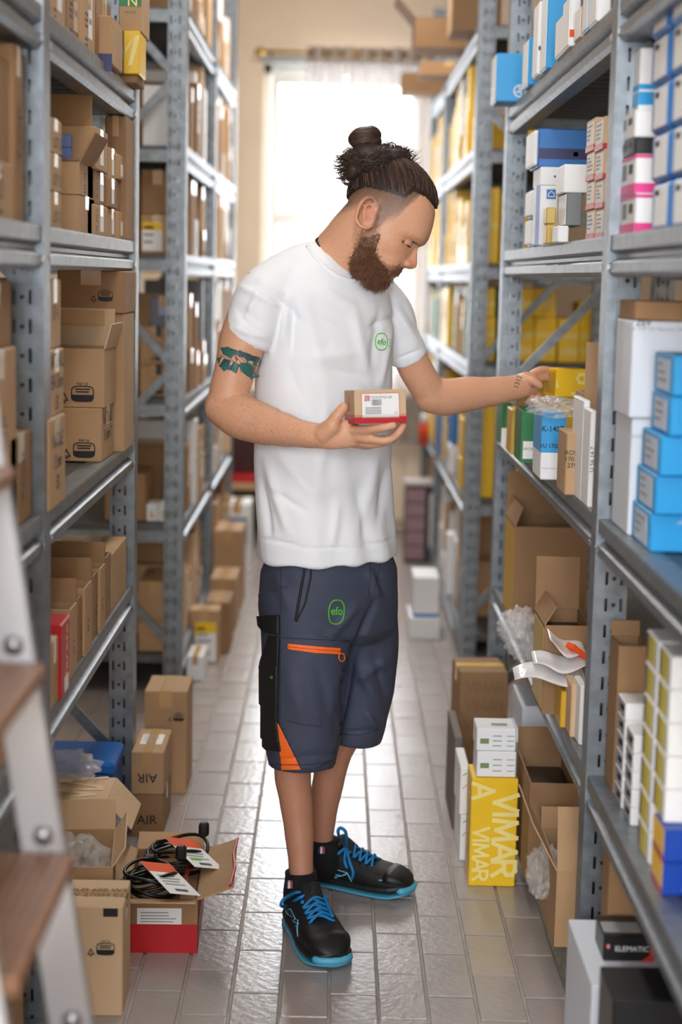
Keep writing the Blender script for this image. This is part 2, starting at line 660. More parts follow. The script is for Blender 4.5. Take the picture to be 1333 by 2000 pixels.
MO = Vector((0.0, 4.03, 0.0))                  # the man's place on the floor
SKIN = attr_mat('skin', 0.45, sss=0.12, bump=0.25, bscale=260)
SHIRTM = mat('white_cotton_jersey', (243, 245, 250), 0.85, bump=0.10, bscale=420)
SHORTM = mat('slate_work_fabric', (60, 66, 86), 0.7, var=0.05, vscale=30, bump=0.10, bscale=500)
BLACKF = mat('black_nylon', (18, 18, 21), 0.6, bump=0.15, bscale=300)
ORANGEF = mat('orange_stretch_fabric', (255, 112, 30), 0.6, bump=0.1, bscale=300)
HAIRM = mat('brown_hair', (52, 36, 29), 0.55, var=0.35, vscale=14, spec=0.5)
HAIRL = mat('light_brown_hair', (98, 68, 52), 0.5, var=0.25, vscale=20, spec=0.5)
BEARDM = mat('auburn_beard', (120, 83, 60), 0.5, var=0.3, vscale=60)
LOGO = mat('green_logo_print', (84, 190, 40), 0.6)
STITCH = mat('dark_stitching', (34, 38, 52), 0.7)


def pm(px, Y=4.0):
    "metres per pixel length at distance Y"
    return px * (Y * .99 + .05) / F_PX


def sring(c, u, v, ru, rv, n=24, e=2.0):
    out = []
    for k in range(n):
        a = 2 * math.pi * k / n
        ca, sa = math.cos(a), math.sin(a)
        q = 2.0 / e
        out.append(Vector(c) + u * (ru * math.copysign(abs(ca) ** q, ca)) + v * (rv * math.copysign(abs(sa) ** q, sa)))
    return out


def spline(pts, rad, sub=5):
    "Catmull-Rom through points with radii (tuples)"
    P_ = [Vector(p) for p in pts]
    R_ = [Vector(r if isinstance(r, tuple) else (r, r)) for r in rad]
    op, orr = [], []
    for i in range(len(P_) - 1):
        p0, p1, p2, p3 = P_[max(i - 1, 0)], P_[i], P_[i + 1], P_[min(i + 2, len(P_) - 1)]
        r1, r2 = R_[i], R_[i + 1]
        for j in range(sub):
            t = j / sub
            op.append(0.5 * ((2 * p1) + (p2 - p0) * t + (2 * p0 - 5 * p1 + 4 * p2 - p3) * t * t + (3 * p1 - p0 - 3 * p2 + p3) * t ** 3))
            s_ = t * t * (3 - 2 * t)
            orr.append(r1 * (1 - s_) + r2 * s_)
    op.append(P_[-1]); orr.append(R_[-1])
    return op, orr


def limb(mb, pts, rad, side=None, n=20, sub=5, round_ends=True):
    "tapering limb; rad entries r or (r_across, r_depth); side = reference vector for the depth radius"
    op, orr = spline(pts, rad, sub)
    side = Vector(side) if side is not None else Vector((0, 1, 0))
    rings = []
    for i, p in enumerate(op):
        t = (op[min(i + 1, len(op) - 1)] - op[max(i - 1, 0)]).normalized()
        v = (side - t * side.dot(t)).normalized()
        u = v.cross(t).normalized()
        rings.append((p, t, u, v, orr[i]))
    out = []
    if round_ends:
        p, t, u, v, r = rings[0]
        m_ = min(r[0], r[1])
        for a in (80, 55, 28):
            a = math.radians(a)
            out.append(sring(p - t * m_ * math.sin(a), u, v, r[0] * math.cos(a), r[1] * math.cos(a), n))
    for p, t, u, v, r in rings:
        out.append(sring(p, u, v, r[0], r[1], n))
    if round_ends:
        p, t, u, v, r = rings[-1]
        m_ = min(r[0], r[1])
        for a in (28, 55, 80):
            a = math.radians(a)
            out.append(sring(p + t * m_ * math.sin(a), u, v, r[0] * math.cos(a), r[1] * math.cos(a), n))
    mb.loft(out)
    return mb


def ellipsoid(mb, c, u, v, w_, ru, rv, rw, n=16, m_=10):
    rings = []
    for j in range(1, m_):
        a = math.pi * j / m_ - math.pi / 2
        rings.append(sring(Vector(c) + w_ * (rw * math.sin(a)), u, v, ru * math.cos(a), rv * math.cos(a), n))
    return mb.loft(rings)


def remeshed(mb, voxel, smooth=4, fac=0.5):
    "one continuous skin around everything in mb"
    me = mb.mesh('shape')
    o = bpy.data.objects.new('shape', me)
    COL.objects.link(o)
    r_ = o.modifiers.new('r', 'REMESH')
    r_.mode = 'VOXEL'
    r_.voxel_size = voxel
    if smooth:
        s_ = o.modifiers.new('s', 'SMOOTH')
        s_.iterations = smooth
        s_.factor = fac
    dg = bpy.context.evaluated_depsgraph_get()
    out = bpy.data.meshes.new_from_object(o.evaluated_get(dg))
    bpy.data.objects.remove(o)
    bpy.data.meshes.remove(me)
    for p in out.polygons:
        p.use_smooth = True
    return out


def coords(me):
    a = np.empty(len(me.vertices) * 3)
    me.vertices.foreach_get('co', a)
    return a.reshape(-1, 3)


def normals(me):
    a = np.empty(len(me.vertices) * 3)
    me.vertices.foreach_get('normal', a)
    return a.reshape(-1, 3)


def set_coords(me, a):
    me.vertices.foreach_set('co', np.ascontiguousarray(a).ravel())
    me.update()


def projn(a):
    d = a - np.array(CAM)
    k = F_PX / (d @ np.array(FWD))
    return 666.5 + (d @ np.array(RT)) * k, 1000 - (d @ np.array(UP)) * k


def bvh_of(me):
    return BVHTree.FromPolygons([tuple(v.co) for v in me.vertices], [tuple(p.vertices) for p in me.polygons])


def hit(bvh, px, py, off=0.0):
    d = ray(px, py).normalized()
    loc, nor, _, _ = bvh.ray_cast(CAM, d)
    if loc is None:
        loc, nor, _, _ = bvh.find_nearest(CAM + d * 4.0)
    if nor.dot(d) > 0:
        nor = -nor
    return loc + nor * off, nor


def rel(mb):
    mb.v = [(x - MO.x, y - MO.y, z - MO.z) for x, y, z in mb.v]
    return mb


def surf_path(bvh, pts, r, name, mt, parent, off=0.0, step=4, n=6):
    path = []
    for (xa, ya), (xb, yb) in zip(pts[:-1], pts[1:]):
        k = max(1, int(math.hypot(xb - xa, yb - ya) / step))
        for i in range(k):
            path.append(hit(bvh, xa + (xb - xa) * i / k, ya + (yb - ya) * i / k, off)[0])
    path.append(hit(bvh, *pts[-1], off)[0])
    return rel(MB().tube(path, r, n)).build(name, mt, parent, True)


def inpoly(x, y, poly):
    c = False
    j = len(poly) - 1
    for i in range(len(poly)):
        xi, yi = poly[i]; xj, yj = poly[j]
        if (yi > y) != (yj > y) and x < (xj - xi) * (y - yi) / (yj - yi) + xi:
            c = not c
        j = i
    return c


def patch(bvh, poly, name, mt, parent, off=0.0012, thick=0.0015, step=3.0):
    "cloth piece that follows a surface, with an edge thickness; outline in photo pixels"
    bm = bmesh.new()
    vs = [bm.verts.new((x, y, 0)) for x, y in poly]
    bm.faces.new(vs)
    xs = [p[0] for p in poly]; ys = [p[1] for p in poly]
    for ax, lo, hi in ((0, min(xs), max(xs)), (1, min(ys), max(ys))):
        k = lo + step
        while k < hi:
            co = (k, 0, 0) if ax == 0 else (0, k, 0)
            no = (1, 0, 0) if ax == 0 else (0, 1, 0)
            bmesh.ops.bisect_plane(bm, geom=bm.verts[:] + bm.edges[:] + bm.faces[:], plane_co=co, plane_no=no)
            k += step
    edge = {v for e in bm.edges if len(e.link_faces) == 1 for v in e.verts}
    mb = MB()
    idx = {}
    for i, v in enumerate(bm.verts):
        idx[v] = i
        p, nrm = hit(bvh, v.co.x, v.co.y)
        mb.v.append(tuple(p + nrm * (off + thick - MO.length * 0)))
    k = len(mb.v)
    lows = {}
    for f in bm.faces:
        mb.f.append(tuple(idx[v] for v in f.verts))
    for e in bm.edges:
        if len(e.link_faces) == 1:
            q = []
            for v in e.verts:
                if v not in lows:
                    p, nrm = hit(bvh, v.co.x, v.co.y)
                    lows[v] = len(mb.v)
                    mb.v.append(tuple(p - nrm * 0.001))
                q.append(lows[v])
            mb.f.append((idx[e.verts[0]], idx[e.verts[1]], q[1], q[0]))
    bm.free()
    return rel(mb).build(name, mt, parent, True)


def surf_text(bvh, s, cx, cy, size, name, mt, parent, rot=0.0, off=0.0012, sx=1.0, bold=0.0):
    vs, fs = text_mesh(s, bold)
    mb = MB()
    c, q = math.cos(rot), math.sin(rot)
    for x, y, z in vs:
        x *= size * sx; y *= size
        mb.v.append(tuple(hit(bvh, cx + x * c + y * q, cy + x * q * 1.0 - y * c, off)[0]))
    mb.f = list(fs)
    return rel(mb).build(name, mt, parent)


# ---- head frame: (a forward, b up, l to his left) in photo pixels
HK = 1 / 848.0
HYAW = math.radians(6)
_f0 = RT * .883 - UP * .469
HU = RT * .469 + UP * .883
HF = (_f0 * math.cos(HYAW) - FWD * math.sin(HYAW)).normalized()
HL = HU.cross(HF).normalized()
HO = P(760, 450, 3.985)


def H(a, b, l=0.0):
    return HO + (HF * a + HU * b + HL * l) * HK


def ab(px, py):
    dx, dy = px - 760, py - 450
    return dx * .883 + dy * .469, dx * .469 - dy * .883


HT = [(128, -22, -44, 8), (124, -2, -60, 30), (117, 16, -73, 45), (104, 36, -86, 56), (88, 54, -95, 62), (70, 65, -100, 65),
      (45, 73, -101, 66), (20, 77, -99, 66), (6, 73, -95, 65), (-6, 63, -90, 64), (-20, 62, -82, 63), (-38, 61, -72, 60),
      (-52, 60, -62, 57), (-66, 55, -50, 53), (-80, 48, -38, 47), (-92, 46, -26, 39), (-101, 38, -10, 29), (-106, 28, 2, 16)]
HB = np.array([t[0] for t in HT][::-1], float)
HAF = np.array([t[1] for t in HT][::-1], float)
HAB = np.array([t[2] for t in HT][::-1], float)
HW = np.array([t[3] for t in HT][::-1], float)


def head_shape(mb):
    rings = []
    for b in np.concatenate([np.linspace(-106, -60, 14), np.linspace(-57, 30, 30), np.linspace(34, 128, 22)]):
        af, ab_, w_ = np.interp(b, HB, HAF), np.interp(b, HB, HAB), np.interp(b, HB, HW)
        ac = min(-14.0, (af + ab_) / 2) if b > -60 else (af + ab_) / 2
        ring = []
        for k in range(56):
            th = 2 * math.pi * k / 56
            c, s_ = math.cos(th), math.sin(th)
            a = ac + (af - ac if c > 0 else ac - ab_) * math.copysign(abs(c) ** .94, c)
            l = w_ * math.copysign(abs(s_) ** .90, s_)
            sh = 0.0
            ang = abs(math.degrees(math.atan2(s_, c)))
            sh -= 7.5 * math.exp(-((b + 9) / 9) ** 2 - ((ang - 30) / 15) ** 2)      # eye socket
            sh += 2.5 * math.exp(-((b - 10) / 6) ** 2 - ((ang - 26) / 20) ** 2)     # brow ridge
            sh += 3.0 * math.exp(-((b + 27) / 10) ** 2 - ((ang - 48) / 16) ** 2)    # cheekbone
            sh -= 4.0 * math.exp(-((b + 55) / 14) ** 2 - ((ang - 62) / 14) ** 2)    # hollow of the cheek
            sh -= 3.0 * math.exp(-((b - 18) / 14) ** 2 - ((ang - 62) / 14) ** 2)    # temple
            ring.append(H(a + sh * c, b, l + sh * s_))
        rings.append(ring)
    mb.loft(rings)
    nose = []
    for b, a, hw_ in ((3, 66, 5), (-3, 67, 6.5), (-12, 70.5, 7.5), (-22, 75.5, 9), (-31, 80, 11.5), (-38, 82, 13), (-43, 81, 13), (-47, 76, 12), (-50, 66, 9)):
        r_ = []
        for k in range(18):
            th = 2 * math.pi * k / 18
            r_.append(H(45 + (a - 45) * (math.cos(th) if math.cos(th) > 0 else .4 * math.cos(th)), b, hw_ * math.sin(th)))
        nose.append(r_)
    mb.loft(nose)
    for s_ in (-1, 1):
        ellipsoid(mb, H(65, -43, s_ * 11), HF, HL, HU, 8.5 * HK, 6.5 * HK, 6.5 * HK)      # nostril wings
    ellipsoid(mb, H(47.5, -68.5), HF, HL, HU, 8 * HK, 22 * HK, 4.2 * HK)
    ellipsoid(mb, H(44.5, -77), HF, HL, HU, 8 * HK, 20 * HK, 5 * HK)
    # ears
    for s_ in (-1, 1):
        outl = [(743, 428), (742, 416), (737, 406), (729, 401), (719, 405), (711, 415), (706, 428), (703, 442), (706, 452), (714, 459), (723, 461), (731, 457), (737, 450)]
        path = []
        for i, (x, y) in enumerate(outl):
            a, b = ab(x, y)
            back = max(0.0, min(1.0, (744 - x) / 40.0))
            path.append(H(a, b, s_ * (64 + 17 * back ** .7 - (3 if i > 9 else 0))))
        pp, _ = spline(path, [1] * len(path), 3)
        mb.tube(pp, 4.0 * HK, 8)
        a, b = ab(726, 440)
        ax = (HF * .9 - HL * s_ * .36).normalized()
        ellipsoid(mb, H(a, b, s_ * 67), ax, HU, ax.cross(HU), 14 * HK, 22 * HK, 4.5 * HK)
        a, b = ab(738, 440)
        ellipsoid(mb, H(a, b, s_ * 66), HF, HU, HL, 5 * HK, 7 * HK, 6 * HK)
        pa = [(736, 418), (727, 413), (719, 421), (716, 434), (719, 446)]
        pp = [H(*ab(x, y), s_ * (68 + 9 * (742 - x) / 34)) for x, y in pa]
        mb.tube(spline(pp, [1] * 5, 3)[0], 3.2 * HK, 6)


body = MB()
head_shape(body)
YB = 4.03
# neck
limb(body, [P(632, 545, YB + .01), P(660, 508, YB - .005), P(692, 468, 4.0), P(718, 430, 3.985)],
     [(pm(72), .066), (pm(59), .060), (pm(57), .058), (pm(52), .055)], side=FWD)
# trunk, inside the clothes
BYAW = math.radians(42)
BF = Vector((math.sin(BYAW), -math.cos(BYAW), 0))      # the way his chest faces
BL = Vector((math.cos(BYAW), math.sin(BYAW), 0))       # his left


def trunk(rows, grow=0.0, ratio=.62, e=2.3):
    k = math.hypot(math.cos(BYAW), ratio * math.sin(BYAW))
    rings = []
    ys = [r_[0] for r_ in rows]
    yy = np.linspace(ys[0], ys[-1], 60)
    for y in yy:
        a = np.interp(y, ys, [r_[1] for r_ in rows]); b = np.interp(y, ys, [r_[2] for r_ in rows])
        rt = np.interp(y, ys, [r_[3] if len(r_) > 3 else ratio for r_ in rows])
        k = math.hypot(math.cos(BYAW), rt * math.sin(BYAW)) * 1.03
        c = P((a + b) / 2, y, YB)
        hwid = pm((b - a) / 2, YB) / k + grow
        rings.append(sring(c, BL, BF, hwid, hwid * rt, 40, e))
    return rings


SH_ROWS = [(487, 590, 668, .8), (498, 560, 690, .75), (515, 528, 715, .62), (540, 505, 742, .58), (570, 494, 760, .60), (610, 494, 766, .64), (660, 499, 768, .66),
           (720, 502, 767, .66), (800, 501, 766, .66), (900, 499, 766, .66), (1000, 501, 770, .68), (1090, 503, 778, .71)]
body.loft(trunk([(r_[0], r_[1] + 14, r_[2] - 14, r_[3]) for r_ in SH_ROWS[2:]] + [(1180, 530, 760, .7)]))
# his right arm (nearer the camera), hand under the small box
YW = 3.755
limb(body, [P(515, 575, 3.92), P(480, 650, 3.90), P(458, 728, 3.88), P(441, 790, 3.865)], [pm(50), pm(46), pm(39), pm(36)], n=24)
limb(body, [P(437, 796, 3.865), P(470, 813, 3.845), P(512, 828, 3.825), P(552, 839, 3.80), P(592, 848, 3.775), P(628, 852, YW)],
     [(pm(37), .044), (pm(43), .046), (pm(39), .042), (pm(32), .036), (pm(25), .030), (pm(23), .024)], n=24)
limb(body, [P(622, 852, YW), P(648, 850, YW - .008), P(674, 848, YW - .008), P(697, 850, YW - .008)],
     [(pm(23), .020), (pm(27), .017), (pm(27), .016), (pm(21), .013)], n=20)


def finger(pts, r0, r1):
    k = len(pts) - 1
    rr = [r0 + (r1 - r0) * i / k for i in range(k + 1)]
    limb(body, pts, [(r_, r_) for r_ in rr], n=12, sub=4)
    for i in range(1, k):                       # knuckles
        ellipsoid(body, pts[i], Vector((1, 0, 0)), Vector((0, 1, 0)), Vector((0, 0, 1)), rr[i] * 1.06, rr[i] * 1.06, rr[i] * 1.06, 10, 8)


HR = []
HR.append([P(640, 840, 3.742), P(656, 816, 3.730), P(671, 796, 3.728)])
HR.append([P(688, 840, 3.738), P(719, 839, 3.716), P(746, 836, 3.698), P(769, 831, 3.694)])
HR.append([P(692, 853, 3.742), P(727, 858, 3.722), P(756, 860, 3.715), P(776, 848, 3.722), P(788, 831, 3.728)])
HR.append([P(692, 862, 3.755), P(724, 867, 3.75), P(752, 864, 3.752), P(772, 850, 3.76), P(780, 840, 3.765)])
HR.append([P(686, 866, 3.77), P(714, 871, 3.775), P(736, 866, 3.78), P(750, 855, 3.785)])
for f_, (r0, r1) in zip(HR, ((.0165, .0118), (.0112, .0085), (.0114, .0086), (.0104, .0078), (.0094, .0070))):
    finger(f_, r0, r1)
limb(body, [P(632, 848, 3.748), P(648, 833, 3.735)], [.024, .020], n=14)        # ball of the thumb

# his left arm reaching into the rack
limb(body, [P(745, 585, 4.15), P(775, 640, 4.18), P(808, 712, 4.21), P(838, 765, 4.235)], [pm(42), pm(38), pm(35), pm(34)], n=24)
limb(body, [P(840, 772, 4.235), P(872, 776, 4.255), P(912, 770, 4.28), P(960, 765, 4.31), P(1003, 758, 4.34), P(1024, 754, 4.355)],
     [(pm(35, 4.2), .040), (pm(37, 4.2), .042), (pm(35, 4.2), .038), (pm(29, 4.3), .032), (pm(25, 4.3), .026), (pm(24, 4.3), .022)], n=24)
limb(body, [P(1018, 754, 4.352), P(1032, 750, 4.362), P(1044, 748, 4.372)], [(pm(25, 4.3), .020), (pm(25, 4.3), .017), (pm(22, 4.3), .013)], n=18)
HLF = [
    [P(1024, 738, 4.345), P(1040, 743, 4.335), P(1055, 753, 4.338)],
    [P(1040, 731, 4.385), P(1058, 722, 4.405), P(1078, 724, 4.425), P(1092, 733, 4.43)],
    [P(1044, 742, 4.385), P(1066, 738, 4.415), P(1086, 744, 4.435), P(1098, 754, 4.435)],
    [P(1040, 760, 4.375), P(1051, 773, 4.385), P(1060, 780, 4.40), P(1072, 782, 4.415)],
    [P(1032, 766, 4.368), P(1042, 780, 4.365), P(1050, 788, 4.37)]]
for f_, (r0, r1) in zip(HLF, ((.0125, .0098), (.0108, .0082), (.0110, .0082), (.0104, .0080), (.0094, .0074))):
    finger(f_, r0, r1)

# legs
limb(body, [P(590, 1250, 3.96), P(582, 1420, 3.915), P(572, 1505, 3.905), P(578, 1560, 3.90), P(584, 1620, 3.89), P(588, 1685, 3.875), P(589, 1722, 3.865)],
     [(pm(75), .08), (pm(48), .058), (pm(36.5), .050), (pm(33), .046), (pm(29), .040), (pm(24.5), .034), (pm(22), .030)], n=24)
limb(body, [P(700, 1250, 4.10), P(690, 1390, 4.11), P(655, 1470, 4.115), P(641, 1530, 4.12), P(632, 1590, 4.13), P(629, 1640, 4.135), P(630, 1668, 4.135)],
     [(pm(58), .075), (pm(38), .056), (pm(35), .050), (pm(33), .046), (pm(28), .040), (pm(24), .034), (pm(20), .028)], n=24)
body_me = remeshed(body, 0.0034, 5)
BODY = bvh_of(body_me)

# skin colouring: tan, redder ears and nose, cropped hair at the sides, tattoo-free base
co = coords(body_me)
qx, qy = projn(co)
d = (co - np.array(HO)) / HK
ha, hb, hl = d @ np.array(HF), d @ np.array(HU), d @ np.array(HL)
base = np.tile(np.array(lin((217, 163, 131))[:3]), (len(co), 1))
rg = np.random.default_rng(5)


def blob(cx, cy, cz, r_, col, k):
    w_ = k * np.exp(-(((ha - cx) / r_) ** 2 + ((hb - cy) / r_) ** 2 + ((np.abs(hl) - cz) / r_) ** 2))
    c = np.array(lin(col)[:3])
    base[:] = base * (1 - w_[:, None]) + c * w_[:, None]


blob(78, -40, 0, 16, (214, 128, 104), .7)
blob(-40, 5, 78, 24, (216, 132, 108), .65)
blob(46, -72, 0, 16, (190, 104, 92), .75)
blob(42, -26, 42, 22, (206, 136, 106), .4)
legs = (co[:, 2] < .75)
base[legs] = np.array(lin((190, 136, 110))[:3])
# hair line and close-cropped sides
HLx = [-125, -110, -100, -71, -20, 10, 16, 40, 66, 80]
HLy = [8, 15, 22, 46, 54, 60, 78, 82, 76, 70]
line = np.interp(ha, HLx, HLy)
lower = np.interp(ha, [-125, -100, -80, -55, -30, -22, -12, -4, 5, 13, 21, 28, 34], [-36, -28, -12, 12, 14, -34, -36, -8, 4, 15, 40, 62, 80])
headm = (hb > -60) & (co[:, 2] > 1.5) & (ha < 30)
tt = np.clip((hb - lower + 6 * (rg.random(len(co)) - .5)) / 24.0, 0, 1) ** .8 * headm * (hb < line + 10)
fade = np.clip((hb - lower) / (line - lower + 1e-3), 0, 1)
stub = np.array(lin((146, 116, 97))[:3]) * (1 - fade[:, None]) + np.array(lin((84, 63, 52))[:3]) * fade[:, None]
stub *= (0.85 + .3 * rg.random(len(co)))[:, None]
tt = (tt * .85)[:, None]
base = base * (1 - tt) + stub * tt
scalp = (hb > line) & headm | (hb > np.interp(ha, HLx, HLy)) & (hb > 60)
base[scalp] = np.array(lin((52, 38, 31))[:3])
BP = [(746, 446), (737, 455), (722, 462), (708, 460), (701, 478), (691, 498), (688, 520), (694, 537), (708, 546), (724, 553), (742, 557), (754, 554), (760, 546),
      (757, 541), (768, 536), (780, 534), (788, 530), (790, 524), (782, 521), (772, 527), (760, 526), (748, 514), (738, 498), (736, 484), (744, 466)]
sx_, sy_ = 760 + ha * .883 + hb * .469, 450 + ha * .469 - hb * .883
broot = np.array(lin((134, 94, 70))[:3])
for i_ in np.nonzero((sx_ > 680) & (sx_ < 795) & (sy_ > 444) & (sy_ < 562) & (co[:, 2] > 1.4) & (np.abs(hl) < 75))[0]:
    jx, jy = sx_[i_] + rg.uniform(-4, 4), sy_[i_] + rg.uniform(-4, 4)
    if inpoly(jx, jy, BP):
        base[i_] = base[i_] * .25 + broot * .75
base *= (0.96 + .08 * rg.random(len(co)))[:, None]
ca = body_me.color_attributes.new('Col', 'FLOAT_COLOR', 'POINT')
ca.data.foreach_set('color', np.concatenate([base, np.ones((len(co), 1))], 1).astype(np.float32).ravel())
set_coords(body_me, co - np.array(MO))
body_me.materials.append(SKIN)
man = link('person', body_me, None, tuple(MO), label='man in white t-shirt and grey work shorts reaching for a yellow box', cat='person')

# ---- t-shirt
sh = MB()
sh.loft(trunk(SH_ROWS))
limb(sh, [P(548, 548, 3.95), P(512, 585, 3.915), P(492, 635, 3.90), P(479, 676, 3.897)], [pm(50), pm(53), pm(50), pm(46.5)], n=28, round_ends=False)
limb(sh, [P(715, 560, 4.12), P(758, 605, 4.155), P(783, 662, 4.185), P(801, 700, 4.205)], [pm(46), pm(47), pm(43), pm(39)], n=28, round_ends=False)
limb(sh, [P(548, 545, 3.95), P(598, 520, 4.0), P(648, 520, 4.05), P(725, 560, 4.13)], [pm(46), pm(46), pm(44), pm(40)], n=24)
shirt_me = remeshed(sh, 0.005, 7)
co = coords(shirt_me)
nr = normals(shirt_me)
qx, qy = projn(co)


def folds(co, nr, qx, qy, lines):
    disp = np.zeros(len(co))
    for x0, y0, x1, y1, amp, wd in lines:
        vx, vy = x1 - x0, y1 - y0
        L2 = vx * vx + vy * vy
        t = np.clip(((qx - x0) * vx + (qy - y0) * vy) / L2, 0, 1)
        dd = np.hypot(qx - x0 - t * vx, qy - y0 - t * vy)
        sgn = np.sin(math.pi * np.clip(t, .02, .98)) ** .5
        disp += 1.7 * amp * sgn * np.exp(-(dd / wd) ** 2)
    return co + nr * disp[:, None]


FO = [(500, 540, 580, 600, .004, 9), (575, 590, 570, 690, -.007, 7), (560, 600, 552, 680, .005, 10), (515, 640, 470, 600, -.004, 6),
      (470, 560, 545, 600, .004, 6), (455, 640, 520, 660, .004, 6), (462, 600, 500, 660, -.004, 6), (585, 560, 640, 760, .003, 14), (600, 700, 700, 690, .003, 12),
      (520, 900, 560, 1040, .006, 9), (512, 940, 530, 1050, -.005, 6), (540, 880, 640, 1000, .004, 12), (740, 880, 700, 1040, .005, 12),
      (760, 900, 735, 1030, -.004, 8), (690, 600, 720, 740, .004, 12), (745, 600, 725, 720, -.004, 9), (765, 640, 742, 760, .004, 7),
      (640, 720, 740, 740, -.003, 10), (600, 960, 720, 930, .003, 16), (660, 980, 650, 1070, .004, 9), (700, 960, 715, 1060, -.003, 8),
      (620, 560, 690, 600, .003, 10), (770, 600, 815, 670, .004, 7), (785, 590, 828, 660, -.003, 6), (560, 760, 660, 900, .003, 14),
      (508, 1050, 600, 1071, -.003, 3), (600, 1071, 700, 1071, -.003, 3), (700, 1071, 775, 1052, -.003, 3),
      (520, 560, 600, 640, -.004, 7), (560, 700, 620, 880, -.004, 10), (640, 780, 620, 960, .004, 12), (600, 600, 700, 640, -.003, 10), (690, 760, 760, 800, .004, 9), (530, 960, 600, 1000, -.004, 7), (720, 640, 770, 620, -.004, 6), (480, 620, 510, 560, .004, 6), (440, 655, 520, 688, -.0025, 3), (772, 704, 828, 680, -.0025, 3)]
co = folds(co, nr, qx, qy, FO)
lowm = np.clip((qy - 850) / 200, 0, 1)
ph = np.arctan2((co - np.array(P(638, 950, YB)))[:, 1], (co - np.array(P(638, 950, YB)))[:, 0])
co += nr * (lowm * .0035 * np.sin(ph * 9 + co[:, 2] * 12))[:, None]
set_coords(shirt_me, co)
SHIRT = bvh_of(shirt_me)
set_coords(shirt_me, co - np.array(MO))
shirt_me.materials.append(SHIRTM)
shirt = link('t_shirt', shirt_me, man, label='white crew-neck t-shirt')
# ribbed collar
colr = [(601, 481), (614, 500), (634, 522), (660, 540), (686, 549), (704, 548)]
surf_path(SHIRT, colr, .006, 'collar', SHIRTM, shirt, off=.000)
# chest print
el = [(745 + 11.5 * math.copysign(abs(math.cos(a)) ** .8, math.cos(a)), 667.5 + 16.5 * math.copysign(abs(math.sin(a)) ** .8, math.sin(a))) for a in [i * math.pi / 12 for i in range(25)]]
lg = surf_path(SHIRT, el, .0011, 'chest_logo', LOGO, shirt, off=.0006, step=2)
surf_text(SHIRT, 'efo', 745, 668, 17, 'lettering', LOGO, lg, rot=.12, off=.0022, sx=.8, bold=.012)
for k in range(3):
    surf_path(SHIRT, [(758, 663 + 6 * k), (766 - k, 664 + 6 * k)], .0005, 'lettering_line', LOGO, lg, off=.0004, step=2)

# ---- work shorts
so = MB()
so.loft(trunk([(1045, 530, 752, .62), (1084, 522, 768, .66), (1112, 510, 778, .73), (1180, 505, 780, .74), (1225, 510, 779, .72), (1250, 530, 765, .6)]))
limb(so, [P(585, 1150, 3.97), P(596, 1250, 3.945), P(594, 1330, 3.925), P(591, 1420, 3.915), P(590, 1494, 3.91)],
     [(pm(82), .10), (pm(86), .105), (pm(84), .102), (pm(78), .098), (pm(66), .090)], n=36, round_ends=False)
limb(so, [P(705, 1150, 4.09), P(709, 1250, 4.11), P(708, 1330, 4.115), P(698, 1400, 4.115), P(693, 1444, 4.115)],
     [(pm(70), .10), (pm(74), .105), (pm(68), .10), (pm(62), .095), (pm(56), .09)], n=36, round_ends=False)
short_me = remeshed(so, 0.005, 6)
co = coords(short_me)
nr = normals(short_me)
qx, qy = projn(co)
co = folds(co, nr, qx, qy, [(640, 1250, 700, 1180, .005, 9), (700, 1300, 740, 1380, .006, 10), (730, 1280, 755, 1360, -.005, 8), (690, 1330, 760, 1290, .005, 9),
                            (560, 1300, 600, 1420, .004, 14), (620, 1300, 650, 1430, -.004, 12), (720, 1110, 740, 1170, .005, 8), (735, 1110, 755, 1160, -.004, 7),
                            (655, 1440, 690, 1280, -.010, 9), (690, 1280, 735, 1170, -.006, 7), (715, 1390, 735, 1425, .005, 7), (540, 1120, 570, 1200, .004, 10),
                            (535, 1484, 655, 1470, -.003, 3), (665, 1432, 740, 1424, -.003, 3), (600, 1230, 690, 1255, -.003, 4)])
set_coords(short_me, co)
SHORT = bvh_of(short_me)
set_coords(short_me, co - np.array(MO))
short_me.materials.append(SHORTM)
shorts = link('work_shorts', short_me, man, label='slate grey work shorts with orange zips')
# thigh pocket flap and its orange zip
patch(SHORT, [(549, 1246), (684, 1253), (678, 1330), (668, 1405), (648, 1480), (612, 1503), (588, 1500), (566, 1455), (546, 1412)], 'thigh_pocket', SHORTM, shorts, off=.002, thick=.0025, step=6)
zp = patch(SHORT, [(564, 1257), (612, 1262), (662, 1266), (661, 1278), (612, 1275), (564, 1268)], 'pocket_zip', ORANGEF, shorts, off=.005, thick=.002)
surf_path(SHORT, [(566, 1263), (612, 1268), (660, 1272)], .0009, 'zip_teeth', mat('zip_teeth', (206, 80, 20), .4), zp, off=.0075)
pl_ = [(658, 1276), (657, 1285), (660, 1291), (665, 1291), (668, 1286), (666, 1277), (658, 1276)]
surf_path(SHORT, pl_, .0014, 'zip_puller', ORANGEF, zp, off=.0085, step=2)
patch(SHORT, [(543, 1412), (552, 1428), (566, 1455), (588, 1502), (552, 1503), (547, 1460)], 'orange_gusset', ORANGEF, shorts, off=.0025, thick=.001)
patch(SHORT, [(529, 1242), (514, 1290), (507, 1330), (506, 1400), (513, 1452), (524, 1463), (551, 1466), (547, 1440), (543, 1410), (545, 1300), (548, 1243)], 'tool_pouch', BLACKF, shorts, off=.004, thick=.004)
patch(SHORT, [(509, 1203), (548, 1201), (548, 1240), (522, 1235), (511, 1222)], 'pouch_flap', BLACKF, shorts, off=.006, thick=.004)
patch(SHORT, [(518, 1082), (533, 1082), (533, 1097), (518, 1100)], 'belt_loop', BLACKF, shorts, off=.003, thick=.003)
surf_path(SHORT, [(600, 1084), (594, 1120), (583, 1180), (578, 1212)], .0035, 'side_zip', BLACKF, shorts, off=.001)
